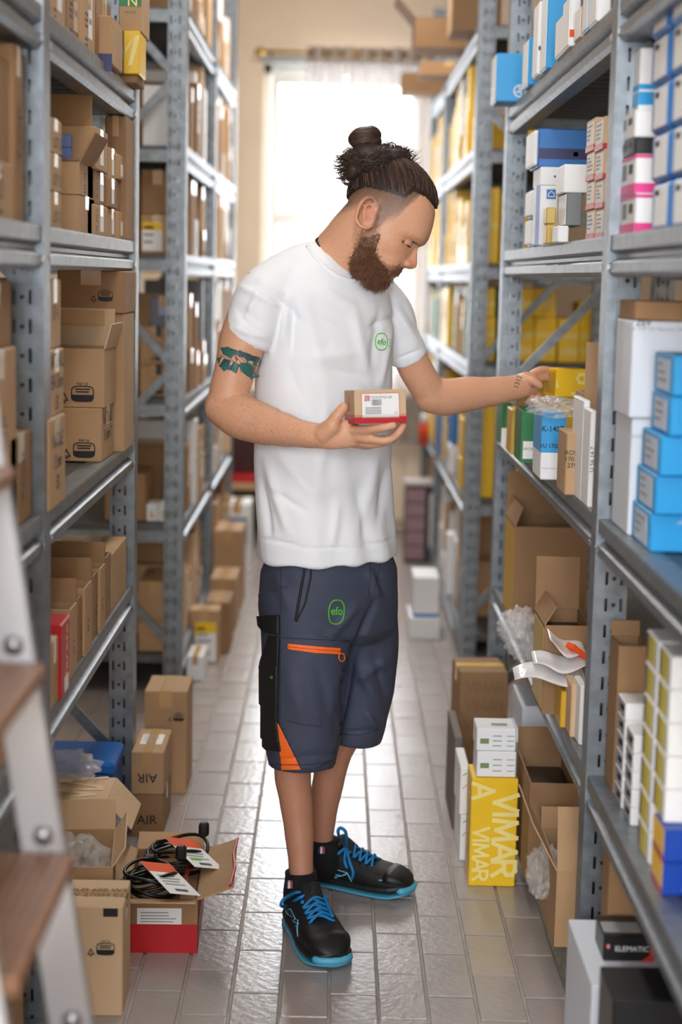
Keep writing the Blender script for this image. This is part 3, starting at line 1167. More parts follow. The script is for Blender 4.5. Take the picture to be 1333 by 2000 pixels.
surf_path(SHORT, [(611, 1084), (607, 1130), (596, 1180), (579, 1214)], .0025, 'side_zip', BLACKF, shorts, off=.001)
for pts in ([(722, 1084), (724, 1120), (720, 1165), (700, 1225), (686, 1262)], [(740, 1082), (742, 1110), (732, 1150)],
            [(563, 1407), (595, 1414), (628, 1419), (622, 1402)], [(552, 1246), (684, 1252)], [(527, 1492), (590, 1493), (640, 1488)],
            [(662, 1433), (700, 1436), (742, 1425)], [(550, 1090), (549, 1150), (548, 1200)]):
    surf_path(SHORT, pts, .0008, 'seam', STITCH, shorts, off=.0045 if pts[0][1] > 1400 and pts[0][0] < 600 else .0006)
el = []
for i in range(33):
    a = i * math.pi / 16
    ex, ey = 15 * math.copysign(abs(math.cos(a)) ** .75, math.cos(a)), 23.5 * math.copysign(abs(math.sin(a)) ** .8, math.sin(a))
    el.append((657.5 + ex - ey * .06, 1195.5 + ey))
lg = surf_path(SHORT, el, .0016, 'thigh_logo', LOGO, shorts, off=.0006, step=2)
surf_text(SHORT, 'efo', 658, 1194, 23, 'lettering', LOGO, lg, rot=.03, off=.0014, sx=.80, bold=.014)
surf_text(SHORT, 'e', 536, 1322, 12, 'pouch_print', LOGO, shorts, off=.0095)

# ---- tattoo sleeve under the near t-shirt sleeve and numerals on the far wrist
TATG = mat('green_tattoo_ink', (46, 104, 98), .5)
TATD = mat('dark_tattoo_ink', (58, 74, 82), .5)
TATR = mat('rust_tattoo_ink', (158, 82, 56), .5)
for poly, mt in (([(431, 680), (447, 677), (462, 690), (452, 700), (436, 692)], TATG), ([(438, 700), (452, 704), (448, 714), (428, 716)], TATD),
                 ([(466, 684), (490, 692), (502, 706), (482, 704)], TATD), ([(472, 708), (490, 710), (488, 738), (474, 728), (466, 714)], TATG),
                 ([(494, 700), (514, 703), (506, 716), (494, 714)], TATG), ([(442, 716), (456, 712), (458, 723), (446, 723)], TATG),
                 ([(492, 718), (500, 716), (496, 728)], TATR), ([(424, 700), (434, 696), (428, 712)], TATG), ([(458, 696), (466, 700), (462, 708)], TATR), ([(446, 678), (468, 686), (480, 700), (462, 694)], TATD),
                 ([(492, 694), (518, 700), (512, 712), (500, 706)], TATD), ([(430, 716), (440, 708), (452, 716), (438, 726)], TATG), ([(456, 706), (468, 712), (462, 730), (450, 722)], TATG),
                 ([(482, 706), (496, 716), (500, 734), (490, 742)], TATG), ([(474, 690), (490, 700), (484, 708)], TATG)):
    patch(BODY, poly, 'tattoo', mt, man, off=.0003, thick=.0003, step=4)
for pts in ([(433, 678), (462, 692), (486, 712), (492, 740)], [(430, 694), (452, 702), (470, 716)], [(468, 682), (484, 696), (512, 704)], [(456, 690), (470, 706), (470, 728)]):
    surf_path(BODY, pts, .0006, 'tattoo_line', TATD, man, off=.0002)
surf_text(BODY, '1312', 1012, 746, 13, 'wrist_tattoo', mat('faded_tattoo', (84, 80, 82), .5), man, rot=-1.25, off=.0006, sx=1.0, bold=.01)

# ---- necklace
surf_path(BODY, [(617, 463), (621, 474), (625, 484)], .0028, 'necklace', BLACKF, man, off=.0015)
surf_path(BODY, [(625, 484), (626, 492), (623, 503)], .0028, 'necklace_clasp', mat('steel_clasp', (180, 182, 180), .25, .9), man, off=.0015)

# ---- eyes
for s_ in (-1, 1):
    eb = MB()
    c = H(46.5, -10, s_ * 28.5)
    ellipsoid(eb, c, HF, HL, HU, 9.6 * HK, 9.6 * HK, 9.6 * HK, 18, 12)
    eye = rel(eb).build('eye', mat('eye_white', (206, 192, 184), .2), man, True)
    lk = (HF * .80 - HU * .44 + HL * s_ * .34).normalized()
    up_ = (HU - lk * HU.dot(lk)).normalized()
    rel(ellipsoid(MB(), c + lk * 8.0 * HK, up_, lk.cross(up_), lk, 5.0 * HK, 5.0 * HK, 2.2 * HK, 14, 6)).build('iris', mat('dark_iris', (40, 30, 24), .1), eye, True)
    # lids
    for nm in ('upper_lid', 'lower_lid'):
        lm = MB()
        rows = []
        for i in range(8):
            row = []
            for j in range(17):
                az = math.radians(-112 + 224 * j / 16)
                k_ = (az / 1.57) ** 2
                e0, e1 = (-21 - 9 * k_, 75) if nm == 'upper_lid' else (-38 + 7 * k_, -105)
                el_ = math.radians(e0 + (e1 - e0) * i / 7)
                dr = HF * (math.cos(el_) * math.cos(az)) + HL * (s_ * math.cos(el_) * math.sin(az)) + HU * math.sin(el_)
                row.append(c + dr * 10.9 * HK)
            rows.append(row)
        lm.loft(rows, caps=False, closed=False)
        ld_ = rel(lm).build(nm, mat('eyelid_skin', (196, 140, 112), .5), eye, True)
        if nm == 'upper_lid':
            rel(MB().tube([p + (p - c) * .03 for p in rows[0][2:-2]], .0008, 5)).build('lashes', HAIRM, ld_, True)


# ---- hair: strands as thin tapering tubes
def strands(paths, r_, name, mt, parent, n=3, kind=None):
    mb = MB()
    for p in paths:
        k = len(p)
        mb.tube(p, [r_ * (1.0 - .75 * (i / (k - 1)) ** 2) for i in range(k)], n, caps=False)
    return rel(mb).build(name, mt, parent, True, kind=kind)


hr = random.Random(11)
# cap of swept-back hair: shell over the skull above the hair line
BUN = ab(713, 292)


def skull(a, b, l, off):
    c = H(-18, 30, 0)
    p = H(a, b, l)
    loc, nor, _, _ = BODY.ray_cast(c + (p - c).normalized() * .3, (c - p).normalized())
    if loc is None:
        return p
    return loc + (p - c).normalized() * (off * HK)


cap = MB()
NA, NB = 96, 26
hair_front = 0
grid = []
for i in range(NA):
    th = 2 * math.pi * i / NA                       # around the head, 0 = front
    row = []
    ca_, sa_ = math.cos(th), math.sin(th)
    a_edge = -18 + (86 if ca_ > 0 else 86) * ca_
    b_edge = float(np.interp(a_edge, HLx, HLy))
    for j in range(NB + 1):
        t = j / NB
        phi0 = math.atan2(b_edge - 30, 84)
        phi = phi0 + (math.pi / 2 - phi0) * t
        a = -18 + 84 * ca_ * math.cos(phi)
        l = 66 * sa_ * math.cos(phi)
        b = 30 + 98 * math.sin(phi)
        thick = 1.0 + 8.5 * min(1, t * 3.2) ** .7
        thick += 1.3 * math.sin(th * 40 + 3 * math.sin(t * 5)) * min(1, t * 4)
        row.append(skull(a, b, l, thick))
    grid.append(row)
grid.append(grid[0])
cap.loft([[r_[j] for r_ in grid[:-1]] for j in range(NB + 1)], caps=False)
cap.f.append(tuple(NB * NA + i for i in range(NA)))
hair = rel(cap).build('hair', HAIRM, man, True, label='dark brown hair swept back into a top knot')

gat = H(BUN[0] + 4, BUN[1] - 6, 0)
paths, lite = [], []
for i in range(1500):
    th = hr.uniform(-math.pi, math.pi)
    ca_, sa_ = math.cos(th), math.sin(th)
    b_edge = float(np.interp(-18 + 86 * ca_, HLx, HLy))
    phi0 = math.atan2(b_edge - 30, 84)
    t0 = hr.uniform(0, .6) ** 1.6
    phi = phi0 + (math.pi / 2 - phi0) * t0
    start = (-18 + 84 * ca_ * math.cos(phi), 30 + 98 * math.sin(phi), 66 * sa_ * math.cos(phi))
    end = (-84, 112, 0)
    dl = hr.uniform(-6, 6)
    lift = hr.uniform(1.5, 3.2)
    p = []
    for k in range(9):
        t = k / 8
        a = start[0] + (end[0] - start[0]) * t
        b = start[1] + (end[1] - start[1]) * t
        l = start[2] + (end[2] + dl - start[2]) * t
        cc = Vector((a + 18, b - 30, l))
        q = Vector((start[0] + 18, start[1] - 30, start[2])).lerp(Vector((end[0] + 18, end[1] - 30, end[2])), t)
        k_ = 95 / max(q.length, 1)
        base_off = 1.0 + 8.5 * min(1, (t0 + t) * 3.2) ** .7
        p.append(skull(-18 + (a + 18) * k_, 30 + (b - 30) * k_, l * k_, base_off + lift))
    (lite if hr.random() < .32 else paths).append(p)
strands(paths, .0011, 'hair_strands', HAIRM, hair, kind='stuff')
strands(lite, .0010, 'hair_strands', HAIRL, hair, kind='stuff')


def coil(c, r_, turns, tilt, jit, n=26):
    out = []
    for i in range(n):
        t = i / (n - 1)
        a = 2 * math.pi * turns * t + jit
        rr = r_ * (1 - .25 * t)
        v = Vector((rr * math.cos(a), rr * math.sin(a), (t - .5) * r_ * .8))
        v.rotate(tilt)
        out.append(Vector(c) + v)
    return out


from mathutils import Euler
# the knot itself
kn = MB()
kc = P(713, 268, 3.985)
ellipsoid(kn, kc, RT, FWD, UP, pm(29), pm(27), pm(20), 24, 14)
ellipsoid(kn, P(724, 276, 3.985), RT, FWD, UP, pm(22), pm(24), pm(16), 20, 12)
knot = rel(kn).build('top_knot', HAIRM, hair, True)
ks, kl = [], []
for i in range(320):
    ti = Euler((hr.uniform(-.5, .5), hr.uniform(-.4, .4), hr.uniform(0, 6)))
    rr = pm(hr.uniform(20, 30))
    p = []
    zz = hr.uniform(-.8, .9)
    a0 = hr.uniform(0, 6.28)
    for k in range(16):
        a = a0 + k * .24
        r2 = math.sqrt(max(.05, 1 - zz * zz)) * (1.04 + .05 * hr.random())
        p.append(kc + RT * (pm(29) * r2 * math.cos(a)) + FWD * (pm(27) * r2 * math.sin(a)) + UP * (pm(20) * (zz + .22 * math.sin(a + 1))) * 1.03)
    (kl if hr.random() < .3 else ks).append(p)
strands(ks, .0014, 'knot_strands', HAIRM, knot, kind='stuff')
strands(kl, .0012, 'knot_strands', HAIRL, knot, kind='stuff')
# loose gathered mass below the knot
gm = MB()
for (x, y, rx, ry) in ((718, 302, 34, 26), (742, 308, 40, 24), (768, 308, 30, 20), (700, 322, 28, 22), (690, 338, 18, 18), (730, 326, 46, 22)):
    ellipsoid(gm, P(x, y, 3.985), RT, FWD, UP, pm(rx), pm(34), pm(ry), 20, 12)
gm_me = remeshed(rel(gm), .005, 6)
gm_me.materials.append(HAIRM)
mass = link('gathered_hair', gm_me, hair)
gs, gl = [], []
for i in range(1100):
    x0, y0 = hr.uniform(676, 800), hr.uniform(290, 346)
    if not (((x0 - 735) / 66) ** 2 + ((y0 - 316) / 32) ** 2 < 1):
        continue
    dep = hr.choice((-1, 1, -1)) * hr.uniform(.4, 1)
    ang = -0.35 + hr.uniform(-.3, .3)
    L_ = hr.uniform(30, 60)
    ph_ = hr.uniform(0, 6)
    amp = hr.uniform(3, 8)
    p = []
    for k in range(10):
        t = k / 9 - .5
        x = x0 + L_ * t * math.cos(ang) + amp * math.sin(t * 5 + ph_) * .5
        y = y0 + L_ * t * math.sin(ang) + amp * math.cos(t * 6 + ph_)
        e2 = ((x - 735) / 70) ** 2 + ((y - 316) / 36) ** 2
        dd = .053 * math.sqrt(max(0.05, 1 - min(e2, .95)))
        p.append(P(x, y, 3.985 + dep * dd))
    (gl if hr.random() < .4 else gs).append(p)
for (cx, cy, r2) in ((790, 300, 9), (776, 292, 8), (797, 312, 7), (680, 352, 9), (676, 344, 7), (764, 287, 7), (752, 286, 6), (684, 332, 8)):
    for q in range(9):
        a0 = hr.uniform(0, 6)
        ox, oy, oz = hr.uniform(-4, 4), hr.uniform(-4, 4), hr.uniform(-.02, .02)
        gs.append([P(cx + ox + (r2 + k * .15) * math.cos(a0 + k * .5), cy + oy + r2 * math.sin(a0 + k * .5), 3.97 + oz + k * .0012) for k in range(12)])
strands(gs, .0013, 'loose_strands', HAIRM, mass, kind='stuff')
strands(gl, .0011, 'loose_strands', HAIRL, mass, kind='stuff')

# ---- beard, moustache, brows
bs, bl = [], []
cnt = 0
while cnt < 4400:
    x, y = hr.uniform(686, 792), hr.uniform(456, 558)
    if not inpoly(x, y, BP):
        continue
    cnt += 1
    o, nrm = hit(BODY, x, y)
    if (o - HO).length > .2:
        continue
    for side in (0, 1):
        o2, n2 = o, nrm
        if side:                                   # the other cheek
            k = (o - HO).dot(HL); o2 = o - HL * 2 * k
            k = nrm.dot(HL); n2 = nrm - HL * 2 * k
        edge = 1.0 if y > 500 else (.6 if y > 480 else .32)
        L_ = hr.uniform(.006, .015) * edge
        dn = (-HU * .9 - HF * hr.uniform(-.1, .5)).normalized()
        if x > 765:
            L_ *= .5
        dr = (n2 * hr.uniform(.5, 1.0) + dn * hr.uniform(.4, .9) + Vector((hr.uniform(-.4, .4), hr.uniform(-.4, .4), hr.uniform(-.4, .4)))).normalized()
        cv = Vector((hr.uniform(-1, 1), hr.uniform(-1, 1), hr.uniform(-1, 1))) * .35
        p = [o2 - n2 * .001 + dr * (L_ * t) + (cv + dn * .4) * (L_ * t * t) for t in (0, .25, .5, .75, 1)]
        (bl if hr.random() < .3 else bs).append(p)
beard = strands(bs, .00075, 'beard', BEARDM, man, kind='stuff')
strands(bl, .0007, 'beard_strands', mat('ginger_beard', (158, 110, 78), .5), beard, kind='stuff')
bw = []
for i in range(320):
    t = hr.random()
    x, y = 786 + 36 * t, 473 + 8 * t + hr.uniform(-2.5, 2.5) - 5 * math.sin(math.pi * t)
    o, nrm = hit(BODY, x, y)
    for side in (0, 1):
        o2, n2 = o, nrm
        if side:
            o2 = o - HL * 2 * (o - HO).dot(HL); n2 = nrm - HL * 2 * nrm.dot(HL)
        dr = (-HF * .8 + HU * .2 + n2 * .4).normalized()
        bw.append([o2 + dr * (.008 * q) for q in (0, .5, 1)])
strands(bw, .0007, 'eyebrow', HAIRM, man, kind='stuff')
# short forearm hair
fh = []
for i in range(420):
    x, y = hr.uniform(410, 640), hr.uniform(770, 880)
    d_ = ray(x, y).normalized()
    loc, nor, _, _ = BODY.ray_cast(CAM, d_)
    if loc is None or loc.y > 3.95 or loc.z > 1.35:
        continue
    dr = (RT * .7 - UP * .5 + nor * .5 + Vector((hr.uniform(-.3, .3),) * 3)).normalized()
    fh.append([loc + dr * (.008 * q) for q in (0, .5, 1)])
strands(fh, .0002, 'arm_hair', mat('fine_body_hair', (132, 92, 68), .6), man, kind='stuff')


# ---- safety shoes and socks
SHOEB = mat('black_shoe_mesh', (20, 20, 22), 0.55, bump=0.3, bscale=420)
SOLEB = mat('black_midsole', (24, 25, 28), 0.5)
CAPB = mat('black_toe_cap', (18, 18, 20), 0.5, bump=0.1, bscale=300)
CYAN = mat('cyan_outsole', (84, 172, 204), 0.5)
LACE = mat('blue_lace', (14, 124, 190), 0.6, bump=0.2, bscale=600)
STRIPE = mat('pale_blue_piping', (120, 200, 240), 0.4)
SOCK = mat('black_sock', (14, 14, 16), 0.9, bump=0.2, bscale=500)


def shoe(heel, toe, ankle, sock_top, name):
    heel, toe = Vector(heel), Vector(toe)
    L_ = (toe - heel).length
    fx = (toe - heel).normalized()
    fy = Vector((-fx.y, fx.x, 0))
    T = [(0, .016, .060), (.02, .028, .080), (.07, .036, .094), (.15, .040, .102), (.26, .042, .106), (.36, .043, .104), (.46, .046, .094), (.56, .050, .084),
         (.66, .053, .076), (.76, .053, .071), (.85, .050, .066), (.92, .042, .060), (.97, .028, .050), (.995, .010, .040)]

    def ringx(x, w_, z0, z1, n=28, bend=0.0):
        c = heel + fx * (x * L_) + fy * (bend * .012 * math.sin(x * math.pi))
        out = []
        for k in range(n):
            a = 2 * math.pi * k / n
            yy, zz = math.cos(a), math.sin(a)
            sx = math.copysign(abs(yy) ** .72, yy)
            out.append(c + fy * (w_ * sx) + Vector((0, 0, z0 + (z1 - z0) * (.5 + .5 * math.copysign(abs(zz) ** .8, zz)))))
        return out
    up = MB()
    up.loft([ringx(x, w_, .012 + (.012 * max(0, x - .8) / .2), h_) for x, w_, h_ in T])
    # padded collar around the ankle
    ac = Vector(ankle)
    up.tube([heel + fx * (L_ * .08) + Vector((0, 0, .088)), ac.lerp(heel + fx * (L_ * .2), .3) + Vector((0, 0, .1 - ac.z * .3 + 0))], .034, 16)
    ume = remeshed(up, .0035, 4)
    B = bvh_of(ume)
    set_coords(ume, coords(ume) - np.array(MO))
    ume.materials.append(SHOEB)
    s_ = link(name, ume, man)
    mid = MB()
    mid.loft([ringx(x, w_ + .0045, .008 + .012 * max(0, x - .82) / .18, .034 + .010 * max(0, x - .7) / .3 + .006 * max(0, .2 - x) / .2, bend=0) for x, w_, h_ in T])
    mid_me = remeshed(rel(mid), .003, 2)
    mid_me.materials.append(SOLEB)
    link('midsole', mid_me, s_)
    out = MB()
    out.loft([ringx(x, w_ + .0055, .0 + .010 * max(0, x - .84) / .16, .009 + .012 * max(0, x - .84) / .16, n=36) for x, w_, h_ in T])
    rel(out).build('outsole', CYAN, s_, True)
    # raised blue bumper around the toe
    bp = []
    for k in range(13):
        a = -1.25 + 2.5 * k / 12
        bp.append(heel + fx * (L_ * (.86 + .135 * math.cos(a) ** .8)) + fy * (.046 * math.sin(a)) + Vector((0, 0, .024)))
    rel(MB().tube(bp, [.003] + [.0085] * 11 + [.003], 8)).build('toe_bumper', CYAN, s_, True)
    # glossy toe cap
    cap_ = MB()
    cap_.loft([ringx(x, w_ + .0012, .03, h_ + .0012) for x, w_, h_ in [(.80, .0518, .0690)] + T[10:]])
    rel(cap_).build('toe_cap', CAPB, s_, True)
    # sock
    an = Vector(ankle)
    st = Vector(sock_top)
    sk = MB()
    rr = [.048, .044, .0395, .0365]
    pts = [heel + fx * (L_ * .2) + Vector((0, 0, .06)), an.lerp(st, .1), an.lerp(st, .6), st]
    sk.tube(pts, rr, 24)
    sock = rel(sk).build('sock', SOCK, s_, True)
    rel(MB().tube([st + Vector((0, 0, -.004)), st + Vector((0, 0, .001))], .0375, 24)).build('sock_cuff', SOCK, sock, True)
    # tongue
    tg = MB()
    a_, b_ = heel + fx * (L_ * .52) + Vector((0, 0, .085)), heel + fx * (L_ * .35) + Vector((0, 0, .122))
    limb(tg, [a_, (a_ + b_) / 2, b_], [(.022, .008), (.025, .009), (.024, .008)], side=Vector((0, 0, 1)), n=16)
    rel(tg).build('tongue', SHOEB, s_, True)
    return s_, B, fx, fy, heel, L_


def lace_set(s_, B, fx, fy, heel, L_):
    for k in range(5):
        x = .40 + .055 * k
        z = float(np.interp(x, [.26, .36, .46, .56, .66], [.112, .112, .103, .092, .084]))
        for sg in (-1, 1):
            a = heel + fx * (L_ * x) + fy * (sg * .030) + Vector((0, 0, z - .010))
            b = heel + fx * (L_ * (x + .05)) - fy * (sg * .030) + Vector((0, 0, z - .016))
            md = (a + b) / 2 + Vector((0, 0, .014 + .003 * sg))
            rel(MB().tube(spline([a, md, b], [1, 1, 1], 5)[0], .0036, 6)).build('lace', LACE, s_, True)


R_toe = PZ(654, 1898, 0)
R_toe.z = 0
R_heel = R_toe + (PZ(566, 1774, 0) - R_toe).normalized() * .335
R_heel.z = 0
L_toe = PZ(806, 1752, 0); L_toe.z = 0
L_heel = L_toe + (Vector((-.02, 4.19, 0)) - L_toe).normalized() * .300
rs = shoe(R_heel, R_toe, P(590, 1742, 3.865), P(588, 1704, 3.872), 'safety_shoe')
ls = shoe(L_heel, L_toe, P(632, 1690, 4.135), P(633, 1638, 4.135), 'safety_shoe')
for q in (rs, ls):
    lace_set(*q)


def piping(B, s_, pts, r_=.0013, mt=STRIPE, name='side_stripe', off=.0008):
    surf_path(B, pts, r_, name, mt, s_, off=off, step=3)


def cr(pts):                                        # crop pixels of the shoe study -> photo pixels
    return [(500 + x * .255, 1430 + y * .255) for x, y in pts]


piping(rs[1], rs[0], cr([(232, 1365), (268, 1352), (305, 1430), (284, 1448), (330, 1470), (312, 1488), (284, 1480), (270, 1575), (250, 1545), (262, 1450), (232, 1365)]))
piping(ls[1], ls[0], cr([(500, 1055), (545, 1030), (705, 1078), (660, 1100), (610, 1090), (500, 1055)]))
piping(ls[1], ls[0], cr([(600, 1110), (660, 1100), (705, 1085), (762, 1195), (735, 1192), (680, 1160), (670, 1135), (600, 1110)]))
# bows: loops and free ends of the laces
for s_, pts in ((rs[0], [[(395, 1240), (300, 1250), (215, 1300), (195, 1345), (240, 1350), (330, 1290), (400, 1262)], [(400, 1250), (470, 1230), (520, 1270), (560, 1370), (590, 1430)]]),
                (ls[0], [[(690, 900), (650, 850), (630, 780), (650, 752), (690, 790), (695, 900)], [(690, 900), (640, 940), (600, 970), (585, 985)], [(695, 900), (715, 1000), (745, 1090), (735, 1140)], [(690, 905), (680, 1000), (700, 1060)]])):
    B = rs[1] if s_ is rs[0] else ls[1]
    yy = 3.76 if s_ is rs[0] else 4.08
    for pp in pts:
        q = cr(pp)
        pts3 = []
        for x, y in q:
            d_ = ray(x, y).normalized()
            loc, nor, _, _ = B.ray_cast(CAM, d_)
            if loc is None:
                loc, nor = P(x, y, yy), Vector((0, -1, 0))
            pts3.append(loc + Vector((0, -.006, .008)))
        rel(MB().tube(spline(pts3, [1] * len(pts3), 5)[0], .0042, 6)).build('lace_loop', LACE, s_, True)
# small flag tags on the socks
for s_, x, y in ((rs[0], 565, 1729), (ls[0], 628, 1661)):
    yy = 3.827 if s_ is rs[0] else 4.090
    for dx, wd, mt in ((-6, 6, mat('sock_tag_navy', (30, 30, 70), .7)), (0, 6, mat('sock_tag_white', (220, 214, 218), .7)), (6, 5, mat('sock_tag_red', (170, 60, 70), .7))):
        a, b = P(x + dx * .8 - 2.4, y + 6, yy), P(x + dx * .8 + 2.4, y - 6, yy)
        rel(MB().box(min(a.x, b.x), max(a.x, b.x), a.y - .001, a.y + .012, min(a.z, b.z), max(a.z, b.z))).build('sock_tag', mt, s_)

# ------------------------------------------------------------------ cartons
def face_frame(face, w_, d_, h_):
    X, Y, Z = Vector((1, 0, 0)), Vector((0, 1, 0)), Vector((0, 0, 1))
    if face == 'f': return Vector((0, -d_ / 2, h_ / 2)), X, Z, -Y, w_, h_      # towards the camera
    if face == 'b': return Vector((0, d_ / 2, h_ / 2)), -X, Z, Y, w_, h_
    if face == 'r': return Vector((w_ / 2, 0, h_ / 2)), Y, Z, X, d_, h_        # +X
    if face == 'l': return Vector((-w_ / 2, 0, h_ / 2)), -Y, Z, -X, d_, h_     # -X
    return Vector((0, 0, h_)), X, Y, Z, w_, d_                                 # top


def flat_text(parent, dims, face, s, u, v, size, mt=None, rot=0.0, bold=0.0, sx=1.0, name='lettering', eps=.0008):
    o, U, V, N, fw, fh = face_frame(face, *dims)
    vs, fs = text_mesh(s, min(bold, .006))
    c, q = math.cos(rot), math.sin(rot)
    mb = MB()
    for x, y, z in vs:
        x, y = x * size * sx, y * size
        mb.v.append(tuple(o + U * (u * fw + x * c - y * q) + V * (v * fh + x * q + y * c) + N * eps))
    mb.f = list(fs)
    return mb.build(name, mt or INK, parent)


def flat_poly(parent, dims, face, polys, u, v, size, mt, name='printed_mark', eps=.0008):
    "polys in units of size around (u, v) on a face"
    o, U, V, N, fw, fh = face_frame(face, *dims)
    mb = MB()
    for i_, poly in enumerate(polys):
        k = len(mb.v)
        for x, y in poly:                          # overlapping strokes lie a hair apart
            mb.v.append(tuple(o + U * (u * fw + x * size) + V * (v * fh + y * size) + N * (eps + .00008 * i_)))
        mb.f.append(tuple(range(k, k + len(poly))))
    return mb.build(name, mt, parent)


def strokes(pts, wd, close=False):
    out = []
    pts = list(pts) + ([pts[0]] if close else [])
    for (xa, ya), (xb, yb) in zip(pts[:-1], pts[1:]):
        L_ = math.hypot(xb - xa, yb - ya) or 1
        nx, ny = -(yb - ya) / L_ * wd / 2, (xb - xa) / L_ * wd / 2
        ex, ey = (xb - xa) / L_ * wd / 2, (yb - ya) / L_ * wd / 2
        out.append([(xa + nx - ex, ya + ny - ey), (xa - nx - ex, ya - ny - ey), (xb - nx + ex, yb - ny + ey), (xb + nx + ex, yb + ny + ey)])
    return out


def pap_mark(parent, dims, face, u, v, size, mt=None):
    "paper recycling mark: rounded badge with two lines of text and the triangle beside it"
    rr = [(.5 * math.copysign(abs(math.cos(a)) ** .5, math.cos(a)), .34 * math.copysign(abs(math.sin(a)) ** .5, math.sin(a))) for a in [i * math.pi / 12 for i in range(24)]]
    low = [(x, min(y, -.04)) for x, y in rr]
    polys = strokes(rr, .05, True) + [low] + [[(-.3, .06), (.3, .06), (.3, .12), (-.3, .12)], [(-.34, .18), (.34, .18), (.34, .24), (-.34, .24)]]
    tri = [(-1.0, -.3), (-.66, -.3), (-.83, .02)]
    polys += strokes(tri, .05, True)
    polys += [[(-.9, -.42), (-.76, -.42), (-.76, -.36), (-.9, -.36)]]
    m_ = flat_poly(parent, dims, face, polys, u, v, size, mt or INK, 'recycling_mark')
    o, U, V, N, fw, fh = face_frame(face, *dims)
    flat_text(parent, dims, face, 'PAP 20', u, v + .44 * size / fh, size * .17, mt or INK, bold=.01)
    return m_


def sticker(parent, dims, face, u, v, w_, h_, mt=None, lines=4, band=None, name='label', barcode=False, seed=0):
    o, U, V, N, fw, fh = face_frame(face, *dims)
    c = o + U * (u * fw) + V * (v * fh)
    mb = MB()
    t = .0006
    q = [c + U * (sx * w_ / 2) + V * (sy * h_ / 2) for sx, sy in ((-1, -1), (1, -1), (1, 1), (-1, 1))]
    mb.add([p + N * t for p in q] + [p - N * .0003 for p in q], [(0, 1, 2, 3), (0, 4, 5, 1), (1, 5, 6, 2), (2, 6, 7, 3), (3, 7, 4, 0)])
    s_ = mb.build(name, mt or PAPER, parent)
    pr = MB()
    rr = random.Random(seed + int(w_ * 1e5))

    def rect(xa, xb, ya, yb):
        k = len(pr.v)
        for x, y in ((xa, ya), (xb, ya), (xb, yb), (xa, yb)):
            pr.v.append(tuple(c + U * ((x - .5) * w_) + V * ((y - .5) * h_) + N * (t + .0004)))
        pr.f.append((k, k + 1, k + 2, k + 3))
    for i in range(lines):
        y = .86 - .76 * i / max(1, lines)
        rect(.08, .08 + rr.uniform(.35, .8), y - .28 / max(3, lines), y)
    if barcode:
        x = .12
        while x < .6:
            wd = rr.choice((.008, .015, .025))
            rect(x, x + wd, .12, .3)
            x += wd + rr.choice((.01, .02))
    if pr.f:
        pr.build('print', GREYP, s_, kind='stuff')
    if band:
        bd = MB()
        pr = bd
        rect(0, 1, 0 if band[1] == 'b' else .72, .28 if band[1] == 'b' else 1)
        bd.build('colour_band', band[0], s_)
    return s_


def carton(label, x, y, z, w_, d_, h_, mt=None, cat='box', group=None, name='cardboard_box', rz=0.0, tape='y', open_=False, flaps=(), inner=None, rx=0.0, ry=0.0, c=.0025, tapem=None):
    """box standing at (x, y, z); w_ across, d_ along the aisle, h_ high. open_ leaves the top off; flaps = [(side, length, angle)]"""
    mt = mt or KRAFT
    mb = MB()
    if open_:
        t = .004
        mb.box(-w_ / 2, w_ / 2, -d_ / 2, d_ / 2, 0, t)
        mb.box(-w_ / 2, w_ / 2, -d_ / 2, -d_ / 2 + t, t, h_)
        mb.box(-w_ / 2, w_ / 2, d_ / 2 - t, d_ / 2, t, h_)
        mb.box(-w_ / 2, -w_ / 2 + t, -d_ / 2 + t, d_ / 2 - t, t, h_)
        mb.box(w_ / 2 - t, w_ / 2, -d_ / 2 + t, d_ / 2 - t, t, h_)
    else:
        mb.cbox(-w_ / 2, w_ / 2, -d_ / 2, d_ / 2, 0, h_, c)
    o = mb.build(name, mt, None, label=label, cat=cat, group=group)
    o.location = (x, y, z)
    o.rotation_euler = (rx, ry, rz)
    tm = tapem or TAPE
    if tape and not open_:
        tw, dn = min(.05, w_ * .3, d_ * .3), min(.05, h_ * .35)
        tb = MB()
        e = .0007
        if tape == 'y':
            tb.box(-tw / 2, tw / 2, -d_ / 2 - e, d_ / 2 + e, h_, h_ + e)
            tb.box(-tw / 2, tw / 2, -d_ / 2 - e, -d_ / 2, h_ - dn, h_)
            tb.box(-tw / 2, tw / 2, d_ / 2, d_ / 2 + e, h_ - dn, h_)
        else:
            tb.box(-w_ / 2 - e, w_ / 2 + e, -tw / 2, tw / 2, h_, h_ + e)
            tb.box(-w_ / 2 - e, -w_ / 2, -tw / 2, tw / 2, h_ - dn, h_)
            tb.box(w_ / 2, w_ / 2 + e, -tw / 2, tw / 2, h_ - dn, h_)
        tb.build('tape', tm, o)
    for sd, ln, ang in flaps:
        a = math.radians(ang)
        t = .0035
        fb = MB()
        if sd in 'fb':
            s_ = -1 if sd == 'f' else 1
            fb.bar((0, s_ * d_ / 2, h_), (0, s_ * (d_ / 2 + ln * math.cos(a)), h_ + ln * math.sin(a)), w_ * .985, t, (0, -s_ * math.sin(a), math.cos(a)) if True else (0, 0, 1))
        else:
            s_ = -1 if sd == 'l' else 1
            fb.bar((s_ * w_ / 2, 0, h_), (s_ * (w_ / 2 + ln * math.cos(a)), 0, h_ + ln * math.sin(a)), d_ * .985, t, (-s_ * math.sin(a), 0, math.cos(a)))
        fb.build('flap', inner or mt, o)
    return o


